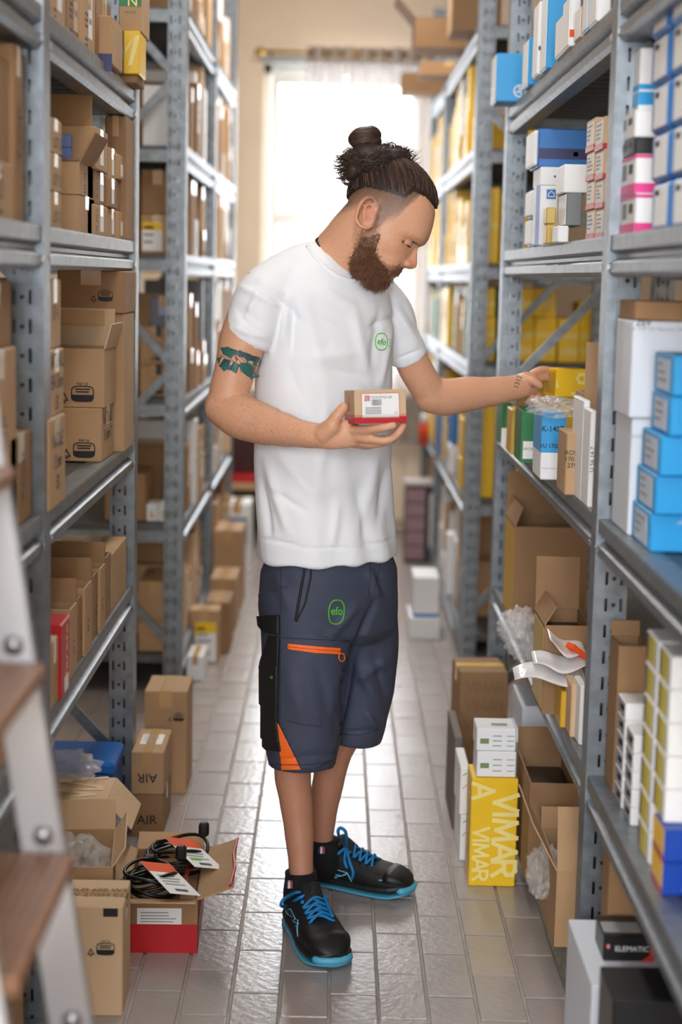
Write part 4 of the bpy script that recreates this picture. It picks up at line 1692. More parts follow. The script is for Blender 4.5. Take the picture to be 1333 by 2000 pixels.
def fbox(label, px0, px1, pyt, Y, depth, z0=None, pyb=None, **kw):
    "carton whose camera-facing side spans photo columns px0..px1 at distance Y and reaches up to row pyt"
    pm_ = (px0 + px1) / 2
    if z0 is None:
        z0 = P(pm_, pyb, Y).z
    zm = (z0 + P(pm_, pyt, Y).z) / 2
    pyc = proj((0, Y, zm))[1]
    xa, xb = P(px0, pyc, Y).x, P(px1, pyc, Y).x
    h_ = P(pm_, pyt, Y).z - z0
    o = carton(label, (xa + xb) / 2, Y + depth / 2, z0, xb - xa, depth, h_, **kw)
    o_dims[o.name] = (xb - xa, depth, h_)
    return o


def abox(label, side, pxn, pxf, pyt, z0, w_, inset=.02, **kw):
    "carton on a shelf whose aisle side spans photo columns pxn (near end) .. pxf (far end); pyt = top row at the near end"
    X = side * ((XL if side < 0 else XR) + inset)
    za = z0 + .12
    y0, y1 = Yof(pxn, X, za), Yof(pxf, X, za)
    h_ = max(.02, Zof(pyt, X, y0) - z0)
    o = carton(label, X + side * w_ / 2, (y0 + y1) / 2, z0, w_, (y1 - y0) - .004, h_, **kw)
    o_dims[o.name] = (w_, (y1 - y0) - .004, h_)
    return o


o_dims = {}


def D(o):
    return o_dims[o.name]


def top(o):
    return o.location.z + D(o)[2]


ORD = 'first second third fourth fifth sixth seventh eighth ninth tenth eleventh twelfth thirteenth fourteenth fifteenth sixteenth seventeenth eighteenth nineteenth twentieth'.split()


def bag(label, x, y, z, rx, ry, rz_, seed, mt=None, name='plastic_bag', cat='plastic bag', group=None):
    "crumpled clear film: a folded, creased shell resting at z"
    rr = random.Random(seed)
    dirs = [(Vector((rr.gauss(0, 1), rr.gauss(0, 1), rr.gauss(0, 1))).normalized(), rr.uniform(3, 13), rr.uniform(0, 6)) for _ in range(18)]
    mb = MB()
    n, m_ = 64, 40
    rings = []
    for j in range(1, m_):
        a = math.pi * j / m_ - math.pi / 2
        ring = []
        for k in range(n):
            b = 2 * math.pi * k / n
            v = Vector((math.cos(a) * math.cos(b), math.cos(a) * math.sin(b), math.sin(a)))
            s_ = 1.0
            for dr, fq, ph_ in dirs:
                s_ += .085 * (abs(math.sin(fq * v.dot(dr) + ph_)) - .6)
            ring.append((x + rx * v.x * s_, y + ry * v.y * s_, z + rz_ + rz_ * max(-1, v.z * s_)))
        rings.append(ring)
    mb.loft(rings)
    mb.v = [(a - x, b - y, c_ - z) for a, b, c_ in mb.v]
    o = mb.build(name, mt or FILM, None, True, label=label, cat=cat, group=group)
    o.location = (x, y, z)
    return o


GLYPH = {'V': [[(0, 1), (.36, 0), (.72, 1)]], 'I': [[(.1, 0), (.1, 1)]], 'M': [[(0, 0), (.1, 1), (.45, .12), (.8, 1), (.9, 0)]],
         'A': [[(0, 0), (.38, 1), (.76, 0)], [(.16, .3), (.6, .3)]], 'R': [[(0, 0), (0, 1), (.42, 1), (.6, .86), (.6, .64), (.42, .5), (0, .5)], [(.3, .5), (.64, 0)]]}
GW = {'V': .8, 'I': .38, 'M': 1.08, 'A': .84, 'R': .78}


def block_text(parent, dims, face, s, u, v, size, rot=0.0, mt=None, wt=.2):
    "heavy sans capitals drawn as flat strokes"
    total = sum(GW[ch] for ch in s) - .15
    x = -total / 2
    polys = []
    c, q = math.cos(rot), math.sin(rot)
    for ch in s:
        for st in GLYPH[ch]:
            polys += strokes([(x + a + .05, b - .5) for a, b in st], wt)
        x += GW[ch]
    polys = [[(a * c - b * q, a * q + b * c) for a, b in p] for p in polys]
    return flat_poly(parent, dims, face, polys, u, v, size, mt or LETTER, 'lettering')

# ------------------------------------------------------------------ left rack by the ladder
L2, L1, L0, LM = LA[4], LA[3], LA[2], LA[1]
G = 'cartons on the left shelves'
# top shelf
for i, (n, f, t, w_, mt) in enumerate(((98, 128, -110, .36, KRAFT), (130, 160, -60, .34, KRAFT2), (162, 186, -40, .32, KRAFT), (188, 216, -20, .34, KRAFT2))):
    o = abox('tall brown carton, %s from the ladder on the left top shelf' % ORD[i], -1, n, f, t, L2, w_, .01 + .01 * (i % 2), mt=mt, group=G, tape='x')
    sticker(o, D(o), 'r', .1, .15, .05, .12, CLEARTAPE if i % 2 else PAPER, 3, seed=i)
    flat_text(o, D(o), 'r', 'II III', -.2, -.2, .05, FAINT, rot=math.pi / 2)
o = abox('slim carton with dark blue base beside the yellow box overhead', -1, 219, 240, 30, L2, .14, -.01, group=G, tape=None)
flat_poly(o, D(o), 'f', [[(-.5, -.5), (.5, -.5), (.5, -.22), (-.5, -.22)]], 0, 0, min(D(o)[0], 9) * 1.0, NAVY, 'blue_band')
base = fbox('flat brown carton under the small yellow box at left', 236, 268, 146, 4.36, .16, z0=L2, tape=None, mt=KRAFT2, group=G)
ybx = fbox('small yellow box at the end of the left top shelf', 241, 273, 60, 4.34, .14, z0=top(base), mt=YELLOW, name='product_box', tape=None)
flat_poly(ybx, D(ybx), 'f', [[(-.2, -.7), (.05, -.7), (.45, .9), (.2, .9)], [(.2, .9), (-.35, .2), (-.35, -.1)]], 0, 0, .045, LETTER, 'pale_letter')
gbx = fbox('brown carton with green printed panel atop small yellow box', 232, 277, -40, 4.36, .18, z0=top(ybx), mt=KRAFT, group=G)
flat_poly(gbx, D(gbx), 'f', [[(-.5, -.02), (.5, -.02), (.5, .5), (-.5, .5)]], 0, 0, D(gbx)[0] * .98, GREEN, 'green_panel')
flat_text(gbx, D(gbx), 'f', 'N', .1, .08, .035, LETTER, bold=.02, eps=.0016)
flat_text(gbx, D(gbx), 'f', 'vertes', 0, -.12, .012, GREENPRINT)

# shelf at eye level
zz = L1
for i, (t, nm) in enumerate(((372, 'lowest'), (296, 'middle'), (226, 'topmost'))):
    o = abox('brown taped carton by the near left upright, %s of its stack' % nm, -1, 97, 121, t, zz, .26, .015, group=G, tape='x', tapem=CLEARTAPE)
    zz = top(o) + .001
    flat_text(o, D(o), 'r', 'LOT 12', .1, -.2, .03, FAINT)
zz = L1
o = abox('plain brown carton under an open-flapped one, left eye-level shelf', -1, 155, 184, 380, zz, .17, .02, group=G, tape='x', tapem=CLEARTAPE)
zz = top(o) + .001
o2 = abox('small carton with one flap raised on left eye-level shelf', -1, 155, 182, 316, zz, .15, .02, group=G, open_=True, flaps=[('r', .07, 62), ('b', .05, 80)], inner=KIN)
flat_text(o2, D(o2), 'r', 'III II', -.1, -.1, .03, FAINT, rot=math.pi / 2)
for i, (a, b, t, bt) in enumerate(((119, 131, 288, 312), (119, 131, 262, 288))):
    o = fbox('small lilac blue box on left eye-level shelf, %s one' % ('lower', 'upper')[i], a, b + 9, t, 3.86, .05, pyb=bt, mt=mat('lilac_card', (120, 150, 220), .4), name='product_box', tape=None, group='lilac boxes')
o = carton('brown carton carrying the two lilac boxes', -.68, 3.92, L1, .26, .22, P(125, 312, 3.86).z - L1, mt=KRAFT2, group=G)
o_dims[o.name] = (.26, .22, 1)
zt = o.location.z + P(125, 312, 3.86).z - L1
o = fbox('carton with white address label at the back of left eye-level shelf', 98, 150, 212, 4.12, .2, z0=L1, mt=KRAFT2, group=G)
sticker(o, D(o), 'f', -.05, .40, .06, .05, PAPER, 4, seed=3)
for ci, (n, f, rows) in enumerate(((186, 211, (398, 332, 246)), (212, 229, (406, 346, 286)), (230, 246, (412, 352, 300)))):
    zz = L1
    for i, t in enumerate(rows):
        o = abox('white-labelled carton, %s column, %s row, left eye-level shelf' % (ORD[ci], ('bottom', 'middle', 'top')[i]), -1, n, f, t, zz, .22, .012 + .006 * ((ci + i) % 2), group='white-labelled cartons', tape='x',
                 mt=(KRAFT, KRAFT2, KRAFT)[i])
        sticker(o, D(o), 'r', .02, .02, D(o)[1] * .26, D(o)[2] * .75, PAPER, 0)
        if ci == 0 and i < 2:
            flat_text(o, D(o), 'r', 'II III I', -.38, 0, .03, INK, rot=math.pi / 2, sx=.8)
        zz = top(o) + .001
    if ci == 0:
        fl = MB().bar((.0, -.09, D(o)[2]), (.0, -.075, D(o)[2] + .07), .2, .003, (0, 1, 0)).build('flap', KIN, o)
o = fbox('dark brown carton filling the rear of left eye-level shelf', 205, 246, 226, 4.36, .18, z0=L1, mt=KRAFT2, group=G)

# shelf at chest level
zz = L0
for i, (t, nm) in enumerate(((822, 'lowest'), (686, 'middle'), (545, 'topmost'))):
    o = abox('handwritten carton beside the near left upright, %s of three' % nm, -1, 96, (128, 125, 119)[i], t, zz, .32, -.004 + .008 * i, group=G, tape='x', tapem=CLEARTAPE)
    flat_text(o, D(o), 'r', ('NATALE\n12 mm\nEX', 'NATURALE\nEFA 12mm\nEX', 'EX 4')[i], .02, 0, .040, INK, sx=.8)
    zz = top(o) + .001
lw = abox('big brown carton with recycling badge, lower of the open pair', -1, 199, 223, 798, L0, .26, .016, group=G, tape='x', tapem=CLEARTAPE)
pap_mark(lw, D(lw), 'f', .34, -.28, .050)
flat_text(lw, D(lw), 'r', 'NATURALE\n7x 2mm T', -.05, .12, .040, INK, sx=.8)
uw = abox('open-topped brown carton with recycling badge and raised flaps', -1, 204, 226, 682, top(lw) + .001, .27, .012, group=G, open_=True, flaps=[('b', .09, 86), ('l', .08, 96), ('r', .06, 75)], inner=KRAFT3)
pap_mark(uw, D(uw), 'f', .31, -.27, .052)
MB().box(-D(uw)[0] * .45, D(uw)[0] * .40, D(uw)[1] / 2 - .0045, D(uw)[1] / 2 - .0035, D(uw)[2] + .05, D(uw)[2] + .085).build('tape', TAPE, uw)
bk = fbox('brown carton behind the open-topped one on left shelf', 150, 243, 612, 4.26, .2, z0=L0, mt=KRAFT, group=G)
dk = fbox('wide carton wedged under the left eye-level shelf', 112, 243, 528, 4.24, .25, z0=top(bk) + .001, mt=KRAFT2, group=G)
pap_mark(dk, D(dk), 'f', .22, -.1, .035)
for i, (n, f, t) in enumerate(((226, 236, 690), (237, 247, 640))):
    o = abox('narrow red-printed carton behind the far left upright, %s one' % ('nearer', 'farther')[i], -1, n, f, t, L0, .18, .03, group=G, tape='x')
    flat_text(o, D(o), 'r', 'EX', 0, .2, .05, REDPRINT, rot=math.pi / 2, bold=.02)
    flat_poly(o, D(o), 'r', strokes([(-.5, -.3), (.5, -.3)], .04), 0, 0, D(o)[1], FAINT)

# row of bin cartons on the knee-high shelf
o = abox('bundle-size carton beside the red box on low left shelf', -1, 99, 117, 1258, LM, .24, .0, group=G, tape='x', tapem=CLEARTAPE)
rd = abox('slim red box standing in the row on low left shelf', -1, 119, 137, 1222, LM, .20, -.006, mt=RED, name='product_box', tape=None)
sticker(rd, D(rd), 'r', .1, -.36, .045, .03, PAPER, 0)
flat_text(rd, D(rd), 'r', 'Parete', .1, .05, .045, LETTER, rot=math.pi / 2)
for i, (n, f, t) in enumerate(((138, 151, 1192), (152, 165, 1172), (166, 180, 1150), (181, 195, 1128), (196, 206, 1112), (207, 217, 1090))):
    o = abox('open bin carton, %s after the red box on low left shelf' % ORD[i], -1, n, f, t, LM, .34, .005 + .006 * (i % 2), group='open bin cartons', open_=True, mt=(KRAFT, KRAFT2)[i % 2],
             flaps=[('b', .05 + .02 * (i % 2), 84), ('l', .04, 70)] if i % 2 == 0 else [('f', .035, 95)], inner=KIN)
    flat_text(o, D(o), 'r', 'II I', 0, -.1, .03, FAINT, rot=math.pi / 2)
    if i in (1, 3):
        MB().box(-.01, .03, -D(o)[1] / 2 - .001, -D(o)[1] / 2, D(o)[2] * .5, D(o)[2]).build('tape', CLEARTAPE, o)
o = abox('plain carton closing the row on low left shelf', -1, 219, 247, 1082, LM, .16, .012, group=G)

# nearer bay, left of the first upright
for i, (z0, a, b, t, w_) in enumerate(((LA[3], -40, 26, 300, .3), (LA[3], 27, 46, 84, .3), (LA[2], -30, 33, 690, .3), (LA[2], 20, 62, 858, .2), (LA[1], -40, 30, 1240, .3), (LA[0], -20, 46, 1880, .36))):
    o = abox(('wide brown carton at left frame edge, above ladder', 'tall stacked carton just left of the first upright', 'large brown carton at frame edge behind the ladder rail',
              'low carton peeking out behind the ladder on left shelf', 'brown carton hidden behind the ladder treads', 'taped carton low behind the ladder')[i], -1, a, b, t, z0, w_, .02, group='cartons behind the ladder', tape='x', tapem=CLEARTAPE, mt=(KRAFT, KRAFT2)[i % 2])
    flat_text(o, D(o), 'r', 'TOP', .1, 0, .05, FAINT, rot=math.pi / 2)
    if i in (0, 2):
        o2 = carton('brown carton stacked above, %s at the left frame edge' % ('high', 'middle', 'low')[i // 2], o.location.x, o.location.y, top(o) + .001, D(o)[0] * .95, D(o)[1] * .96, .17 if i == 0 else .11, mt=KRAFT2, group='cartons behind the ladder', tape='x')

# floor and bottom shelf, left
A1 = carton('brown carton with black AIR print, lower of two on floor', -.486, 4.62, 0, .085, .24, .118, mt=KRAFT2, group='AIR cartons', tape='x', tapem=CLEARTAPE)
A2 = carton('brown carton with black AIR print and white label on top', -.486, 4.62, .119, .088, .24, .118, mt=KRAFT, group='AIR cartons', tape='y')
for o in (A1, A2):
    o_dims[o.name] = (.087, .24, .118)
    flat_text(o, D(o), 'f', 'AIR', 0, -.1, .036, INK, rot=0 if o is A1 else math.pi, bold=.03)
sticker(A2, D(A2), 't', 0, .05, .06, .1, PAPER, 4, seed=9)
tb = carton('tall plain carton standing behind the AIR cartons', -.475, 4.99, 0, .125, .20, .31, mt=KRAFT, group=G)
o_dims[tb.name] = (.125, .20, .31)
pap_mark(tb, D(tb), 'f', .3, .25, .03)
blu = MB().cbox(-.09, .09, -.1, .1, 0, .16, .02).build('storage_crate', mat('blue_plastic', (16, 104, 196), .35), None, label='blue plastic crate on the bottom left shelf', cat='crate')
blu.location = (-.645, 4.40, LA[0])
MB().cbox(-.096, .096, -.106, .106, .13, .165, .008).build('rim', mat('blue_plastic', (16, 104, 196), .35), blu)
bag('crumpled clear bag beside the blue crate', -.655, 4.15, .262, .08, .06, .035, 5)
vm = carton('brown carton printed with pale letters on low left shelf', -.625, 4.06, LA[0], .20, .22, .165, mt=KRAFT3, group=G, tape=None)
o_dims[vm.name] = (.20, .22, .165)
PBP = mat('pale_brown_print', (226, 196, 158), .7)
block_text(vm, D(vm), 'f', 'VIM', .05, -.05, .085, 0, PBP)
block_text(vm, D(vm), 't', 'MA', .1, 0, .10, math.pi / 2, PBP)
block_text(vm, D(vm), 'r', 'VIM', 0, 0, .07, 0, PBP)
MB().bar((.1, 0, .165), (.16, .0, .10), .20, .003, (.5, 0, .8)).build('flap', KRAFT3, vm)
bag('shiny plastic wrap hanging over the pale-lettered carton', -.545, 4.06, .12, .03, .07, .065, 8)
ga = carton('open brown carton with green lettering and torn rim', -.56, 3.72, .0, .17, .26, .235, mt=KRAFT, group=G, open_=True, flaps=[('b', .07, 80), ('r', .05, 58)], inner=KRAFT3, rz=.10)
o_dims[ga.name] = (.17, .26, .235)
flat_poly(ga, D(ga), 'f', [[(-.5, -.5), (.5, -.5), (.5, .45), (-.5, .45)]], .18, -.05, .10, GREEN, 'green_panel')
flat_text(ga, D(ga), 'r', 'FA', .1, .12, .10, GREENPRINT, bold=.02)
bag('clear film inside the green-lettered carton', -.56, 3.72, .13, .07, .10, .06, 12)
tn = carton('tall handwritten brown carton in the lower left corner', -.475, 3.44, 0, .125, .16, .235, mt=KRAFT3, group=G, tape='x', rz=0.02)
o_dims[tn.name] = (.125, .16, .235)
pap_mark(tn, D(tn), 'f', .22, .12, .036)
flat_text(tn, D(tn), 't', 'MLD 600 W2\nTW 27004 E23', 0, 0, .028, INK, sx=.8)
flat_poly(tn, D(tn), 'f', [[(-.5, -.3), (.5, -.3), (.5, .3), (-.5, .3)]], .3, .45, .03, INK)

# red and brown box heaped with cables
rb = carton('squashed red and brown box heaped with black cables', -.372, 3.87, 0, .165, .34, .125, mt=KRAFT2, open_=True, rz=.03,
            flaps=[('f', .05, 12), ('r', .085, 20), ('b', .06, 25), ('l', .05, 30)], inner=KRAFT)
RBD = (.165, .34, .125)
for fc in 'flr':
    o_, U_, V_, N_, fw, fh = face_frame(fc, *RBD)
    c0 = [o_ + U_ * (sx * fw / 2) + V_ * (y_) + N_ * .0012 for sx, y_ in ((-1, -fh / 2), (1, -fh / 2), (1, .005), (-1, .005))]
    MB().add(c0, [(0, 1, 2, 3)]).build('red_panel', RED, rb)
sticker(rb, RBD, 'f', -.02, .08, .10, .065, PAPER, 7, seed=4, name='delivery_label')
flat_text(rb, RBD, 'f', 'prodotto e assemblato', .2, -.38, .009, LETTER)
MB().box(-.074, .074, -.16, .16, .100, .106).build('inner_board', KIN, rb)
flat_text(rb, (.165, .34, .135), 't', 'Snip 2 Healthy cut BUS list', .30, .0, .020, REDPRINT, rot=math.pi / 2, eps=.002)
MB().tube([(.155, -.16, .156), (.162, -.05, .160), (.156, .06, .155), (.163, .16, .158)], .0035, 6).build('torn_edge', RED, rb)
CABLE = mat('black_cable', (16, 16, 18), .4)
for ci, (cx, cy, r0, lab, seed) in enumerate(((-.355, 3.975, .068, 'coiled black mains cable with orange card, farther one', 2), (-.395, 3.80, .062, 'coiled black mains cable with white card, nearer one', 5))):
    rr = random.Random(seed)
    cb = empty('coiled_cable', (cx, cy, .108), label=lab, cat='cable', group='coiled cables')
    for k in range(7):
        ph_ = rr.uniform(0, 6)
        ra, rb_ = r0 * rr.uniform(.85, 1.08), r0 * rr.uniform(.8, 1.05)
        pts = [(ra * math.cos(a + ph_), rb_ * 1.25 * math.sin(a + ph_), .007 + .0058 * k + .008 * math.sin(2 * a + ph_) + (.014 if k > 4 else 0) * math.sin(a)) for a in [i * 2 * math.pi / 28 for i in range(29)]]
        MB().tube(pts, .0042, 7).build('cable_turn', CABLE, cb, True)
    MB().cbox(-.075, -.045, -.07, -.045, .02, .045, .005).build('plug', CABLE, cb)
    MB().tube([(-.06, -.06, .035), (-.05, -.03, .045), (-.02, .02, .04)], .004, 7).build('lead', CABLE, cb, True)
    MB().cbox(.045, .07, .06, .085, .05, .085, .006).build('socket', CABLE, cb)
    cdm = MB().box(-.03, .03, -.085, .045, 0, .0015)
    cdo = cdm.build('card', PAPER, cb)
    cdo.location = (.03, -.03, .052)
    cdo.rotation_euler = (.12, .25, .55)
    cdo.scale = (1.3, 1.3, 1)
    MB().box(-.03, .03, .005, .045, .0015, .0022).build('orange_band', ORANGE, cdo)
    MB().box(-.012, .012, -.075, -.066, .0015, .0022).build('hang_slot', INK, cdo)
    pr = MB()
    for k in range(4):
        pr.box(-.022, .018 - .006 * (k % 2), -.05 + .012 * k, -.045 + .012 * k, .0015, .0021)
    pr.build('print', GREYP, cdo)
    if ci == 0:
        MB().box(-.022, .0, -.056, -.046, .0021, .0026).build('green_mark', LOGO, cdo)

# ------------------------------------------------------------------ left rack towards the window
EY = YLB[0] + .08
fr_ = [('tall white carton with green edge at the far left rack', 279, 334, 166, LB[4], WHITE, .3), ('kraft carton, upper of two facing the gap, eye level', 277, 338, 332, None, KRAFT2, .3),
       ('kraft carton with yellow-white label facing the gap', 276, 337, 420, LB[3], KRAFT, .3), ('kraft carton with black clasp, lower of two, far left rack', 274, 335, 713, LB[2], KRAFT, .28),
       ('kraft carton with black clasp, upper of two, far left rack', 274, 335, 638, None, KRAFT, .28), ('slate grey device box on kraft cartons, far left rack', 294, 338, 578, None, mat('slate_card', (92, 96, 118), .35), .12),
       ('wide kraft carton on knee-high shelf of far left rack', 205, 284, 926, LB[1], KRAFT2, .3), ('kraft carton, lower of two on bottom shelf, far left rack', 270, 333, 1213, LB[0], KRAFT, .3),
       ('kraft carton, upper of two on bottom shelf, far left rack', 270, 333, 1136, None, KRAFT, .3)]
prev = None
zs = {}
order = [0, 2, 1, 3, 4, 5, 6, 7, 8]
for k in order:
    lab, a, b, t, z0, mt, dp = fr_[k]
    if z0 is None:
        z0 = top(prev) + .001
    o = fbox(lab, a, b, t, EY, dp, z0=z0, mt=mt, group='cartons on the far left rack', tape='y' if mt is not WHITE else None)
    prev = o
    if k == 0:
        MB().box(D(o)[0] / 2 - .006, D(o)[0] / 2 + .001, -D(o)[1] / 2 - .001, D(o)[1] / 2, 0, D(o)[2]).build('green_edge', GREEN, o)
    if k == 2:
        sticker(o, D(o), 'f', -.15, -.05, .07, .10, PAPER, 3, band=(YELLOW, 't'))
    if k in (3, 4):
        MB().box(.0, .02, -D(o)[1] / 2 - .004, -D(o)[1] / 2, D(o)[2] - .035, D(o)[2] + .004).build('clasp', BLACKCARD, o)
        pap_mark(o, D(o), 'f', .1, -.3, .03)
    if k == 5:
        sticker(o, D(o), 'f', .05, .1, .03, .05, mat('pale_blue_print', (150, 164, 200), .5), 2)
        MB().box(D(o)[0] * .36, D(o)[0] * .5, -D(o)[1] / 2 - .001, -D(o)[1] / 2, .004, D(o)[2] - .004).build('white_edge', WHITE, o)
for i, (a, b) in enumerate(((286, 309), (310, 333))):
    o = fbox('small white bulb box with energy label, %s of the pair' % ('farther left', 'closer to the upright')[i], a, b, 984, EY, .12, z0=LB[1], mt=WHITE, name='product_box', tape=None, group='white bulb boxes')
    flat_poly(o, D(o), 'f', [[(-.3, -.3), (0, -.3), (.25, -.2), (0, -.1), (-.3, -.1)], ], 0, 0, .03, YELLOW, 'energy_arrow')
    flat_poly(o, D(o), 'f', [[(-.3, -.55), (.1, -.55), (.35, -.45), (.1, -.35), (-.3, -.35)]], 0, 0, .03, REDPRINT, 'energy_arrow')
    flat_poly(o, D(o), 'f', [[(-.3, -.05), (-.1, -.05), (.1, .05), (-.1, .15), (-.3, .15)]], 0, 0, .03, GREENPRINT, 'energy_arrow')


def fill(side, rackname, levels, ys, palette, seed, hmin, hmax, group, shelf_words, lmin=.08, lmax=.2, skip=()):
    rr = random.Random(seed)
    xf = XL if side < 0 else XR
    for li, z in enumerate(levels):
        if palette[li] is None:
            continue
        top_z = levels[li + 1] - .09 if li + 1 < len(levels) else z + .42
        k = 0
        for bi in range(len(ys) - 1):
            y = ys[bi] + .05 + (.34 if bi == 0 else 0)
            while y < ys[bi + 1] - .12:
                ln = rr.uniform(lmin, lmax)
                if y + ln > ys[bi + 1] - .04:
                    break
                if (li, k) in skip:
                    y += ln; k += 1
                    continue
                h_ = min(top_z - z, rr.uniform(hmin, hmax))
                mt, cn = rr.choice(palette[li])
                w_ = rr.uniform(.2, .32)
                ins = rr.uniform(.0, .035)
                if k < 20:
                    o = carton('%s box, %s along the %s shelf of %s' % (cn, ORD[k], shelf_words[li], rackname), side * (xf + ins + w_ / 2), y + ln / 2, z, w_, ln - .006, h_, mt=mt, group=group,
                               tape='x' if mt in (KRAFT, KRAFT2, KRAFT3) else None, name='cardboard_box' if mt in (KRAFT, KRAFT2, KRAFT3) else 'product_box', c=.002)
                    dm = (w_, ln - .006, h_)
                    fc = 'r' if side < 0 else 'l'
                    if mt is YELLOW:
                        sticker(o, dm, fc, 0, .05, ln * .6, h_ * .5, mat('cream_label', (244, 228, 170), .5), 2, seed=k)
                    elif rr.random() < .55:
                        sticker(o, dm, fc, rr.uniform(-.15, .15), rr.uniform(-.1, .1), ln * .45, h_ * .5, PAPER, 3, seed=k)
                    if h_ < .6 * (top_z - z) and rr.random() < .8:
                        h2 = min(top_z - z - h_ - .004, rr.uniform(hmin, hmax))
                        if h2 > .05:
                            m2, c2 = rr.choice(palette[li])
                            o2 = carton('%s box stacked on the %s one, %s shelf of %s' % (c2, ORD[k], shelf_words[li], rackname), side * (xf + ins + w_ / 2), y + ln / 2, z + h_ + .001, w_ * .95, (ln - .006) * .95, h2, mt=m2, group=group,
                                        tape='x' if m2 in (KRAFT, KRAFT2, KRAFT3) else None, name='cardboard_box' if m2 in (KRAFT, KRAFT2, KRAFT3) else 'product_box', c=.002)
                            if m2 is YELLOW:
                                sticker(o2, (w_ * .95, (ln - .006) * .95, h2), fc, 0, .05, ln * .55, h2 * .5, mat('cream_label', (244, 228, 170), .5), 2, seed=k)
                y += ln + rr.choice((.004, .006, .03))
                k += 1


SHW = ('bottom', 'second', 'third', 'fourth', 'fifth', 'top')
bw_ = [(KRAFT, 'brown'), (KRAFT2, 'dark brown'), (KRAFT3, 'pale brown'), (WHITE, 'white')]
br_ = [(KRAFT, 'brown'), (KRAFT2, 'dark brown'), (KRAFT3, 'pale brown')]
wh_ = [(WHITE, 'white'), (WHITE, 'white'), (GREY, 'grey'), (KRAFT, 'brown')]
fill(-1, 'far left rack', LB, YLB, [br_, bw_, wh_ + br_, bw_, bw_, bw_], 21, .10, .34, 'boxes on the far left rack', SHW)
# grey carton jutting out of the far left rack at shoulder height
o = fbox('grey carton jutting into the aisle behind the man\'s shoulder', 412, 456, 565, 8.3, .25, z0=P(430, 637, 8.3).z, mt=mat('grey_beige_card', (206, 188, 176), .6), tape=None)
o = fbox('brown carton below the jutting grey carton', 414, 450, 640, 8.28, .28, z0=LB[2], mt=KRAFT2)

# floor along the far left rack
for lab, a, b, t, Y, dp, mt, lbl in (
        ('white carton on floor at the foot of far left rack', 364, 398, 1282, 6.32, .2, WHITE, False),
        ('brown carton with white sheet label on the far left floor', 370, 428, 1192, 6.62, .12, KRAFT, True),
        ('brown carton behind the sheet-labelled one, far left floor', 400, 449, 1176, 6.80, .25, KRAFT2, False),
        ('pale-topped carton midway along the far left floor', 410, 461, 1130, 7.25, .3, KRAFT, False),
        ('tall brown carton far back on the left floor', 416, 473, 1036, 7.75, .3, KRAFT, False),
        ('white carton with blue picture at far left floor', 436, 488, 985, 8.75, .3, WHITE, False)):
    o = fbox(lab, a, b, t, Y, dp, z0=0, mt=mt, group='cartons on the far left floor', tape='y')
    if lbl:
        sticker(o, D(o), 'f', .05, -.1, D(o)[0] * .7, D(o)[2] * .75, PAPER, 5, band=(YELLOW, 't'))
    if 'picture' in lab:
        sticker(o, D(o), 'f', .05, .1, D(o)[0] * .7, D(o)[2] * .4, mat('blue_picture', (40, 110, 160), .5), 0, name='printed_picture')
# low bench against the back wall with a red book on it
bn = empty('bench', (-.60, 9.9, 0), label='low dark bench against the back wall, left of window', cat='bench')
MB().cbox(-.28, .28, -.18, .18, .30, .34, .004).build('bench_top', mat('beige_wood', (196, 160, 120), .5), bn)
for sx in (-.25, .25):
    MB().cbox(sx - .02, sx + .02, -.16, .16, 0, .30, .004).build('leg', mat('dark_panel', (84, 78, 68), .6), bn)
MB().cbox(-.23, .23, .12, .14, .02, .30, .002).build('back_panel', mat('dark_panel', (84, 78, 68), .6), bn)
o = carton('red folder lying on the bench by the wall', -.55, 9.85, .341, .3, .22, .035, mt=RED, name='folder', cat='folder', tape=None)
o = carton('dark bookcase-like crate against the back wall on bench', -.54, 9.98, .377, .22, .12, .34, mt=mat('maroon_card', (60, 24, 26), .5), name='storage_box', tape=None)

# ------------------------------------------------------------------ right rack that he reaches into
R2, R1, R0, RM, RF = RA[4], RA[3], RA[2], RA[1], RA[0]
GR = 'boxes on the right shelves'
# top shelf
tops = [('blue box with white ring logo hanging over shelf end', 970, 1026, 104, 5.25, .16, BLUE, 'ring'), ('plain blue box next to the ring-logo box on top shelf', 1033, 1082, 74, 4.80, .14, BLUE, None),
        ('white and navy box upright on the top right shelf', 1053, 1073, 2, 4.55, .12, WHITE, 'navy'), ('tall blue box standing behind the white ones overhead', 1070, 1110, -30, 4.42, .12, BLUE, None),
        ('narrow white box with red stripe, top right shelf', 1101, 1113, 26, 4.12, .14, WHITE, 'red'), ('white box with broad orange-red base, top right shelf', 1114, 1135, -10, 4.00, .12, WHITE, 'red'),
        ('beige box between red-based and blue ones overhead', 1136, 1150, 10, 3.86, .10, KRAFT3, None), ('slim bright blue box at the near end overhead', 1151, 1167, -50, 3.74, .08, BLUE, None),
        ('pale grey box beside the near right upright overhead', 1169, 1196, -80, 3.62, .12, WHITE, None)]
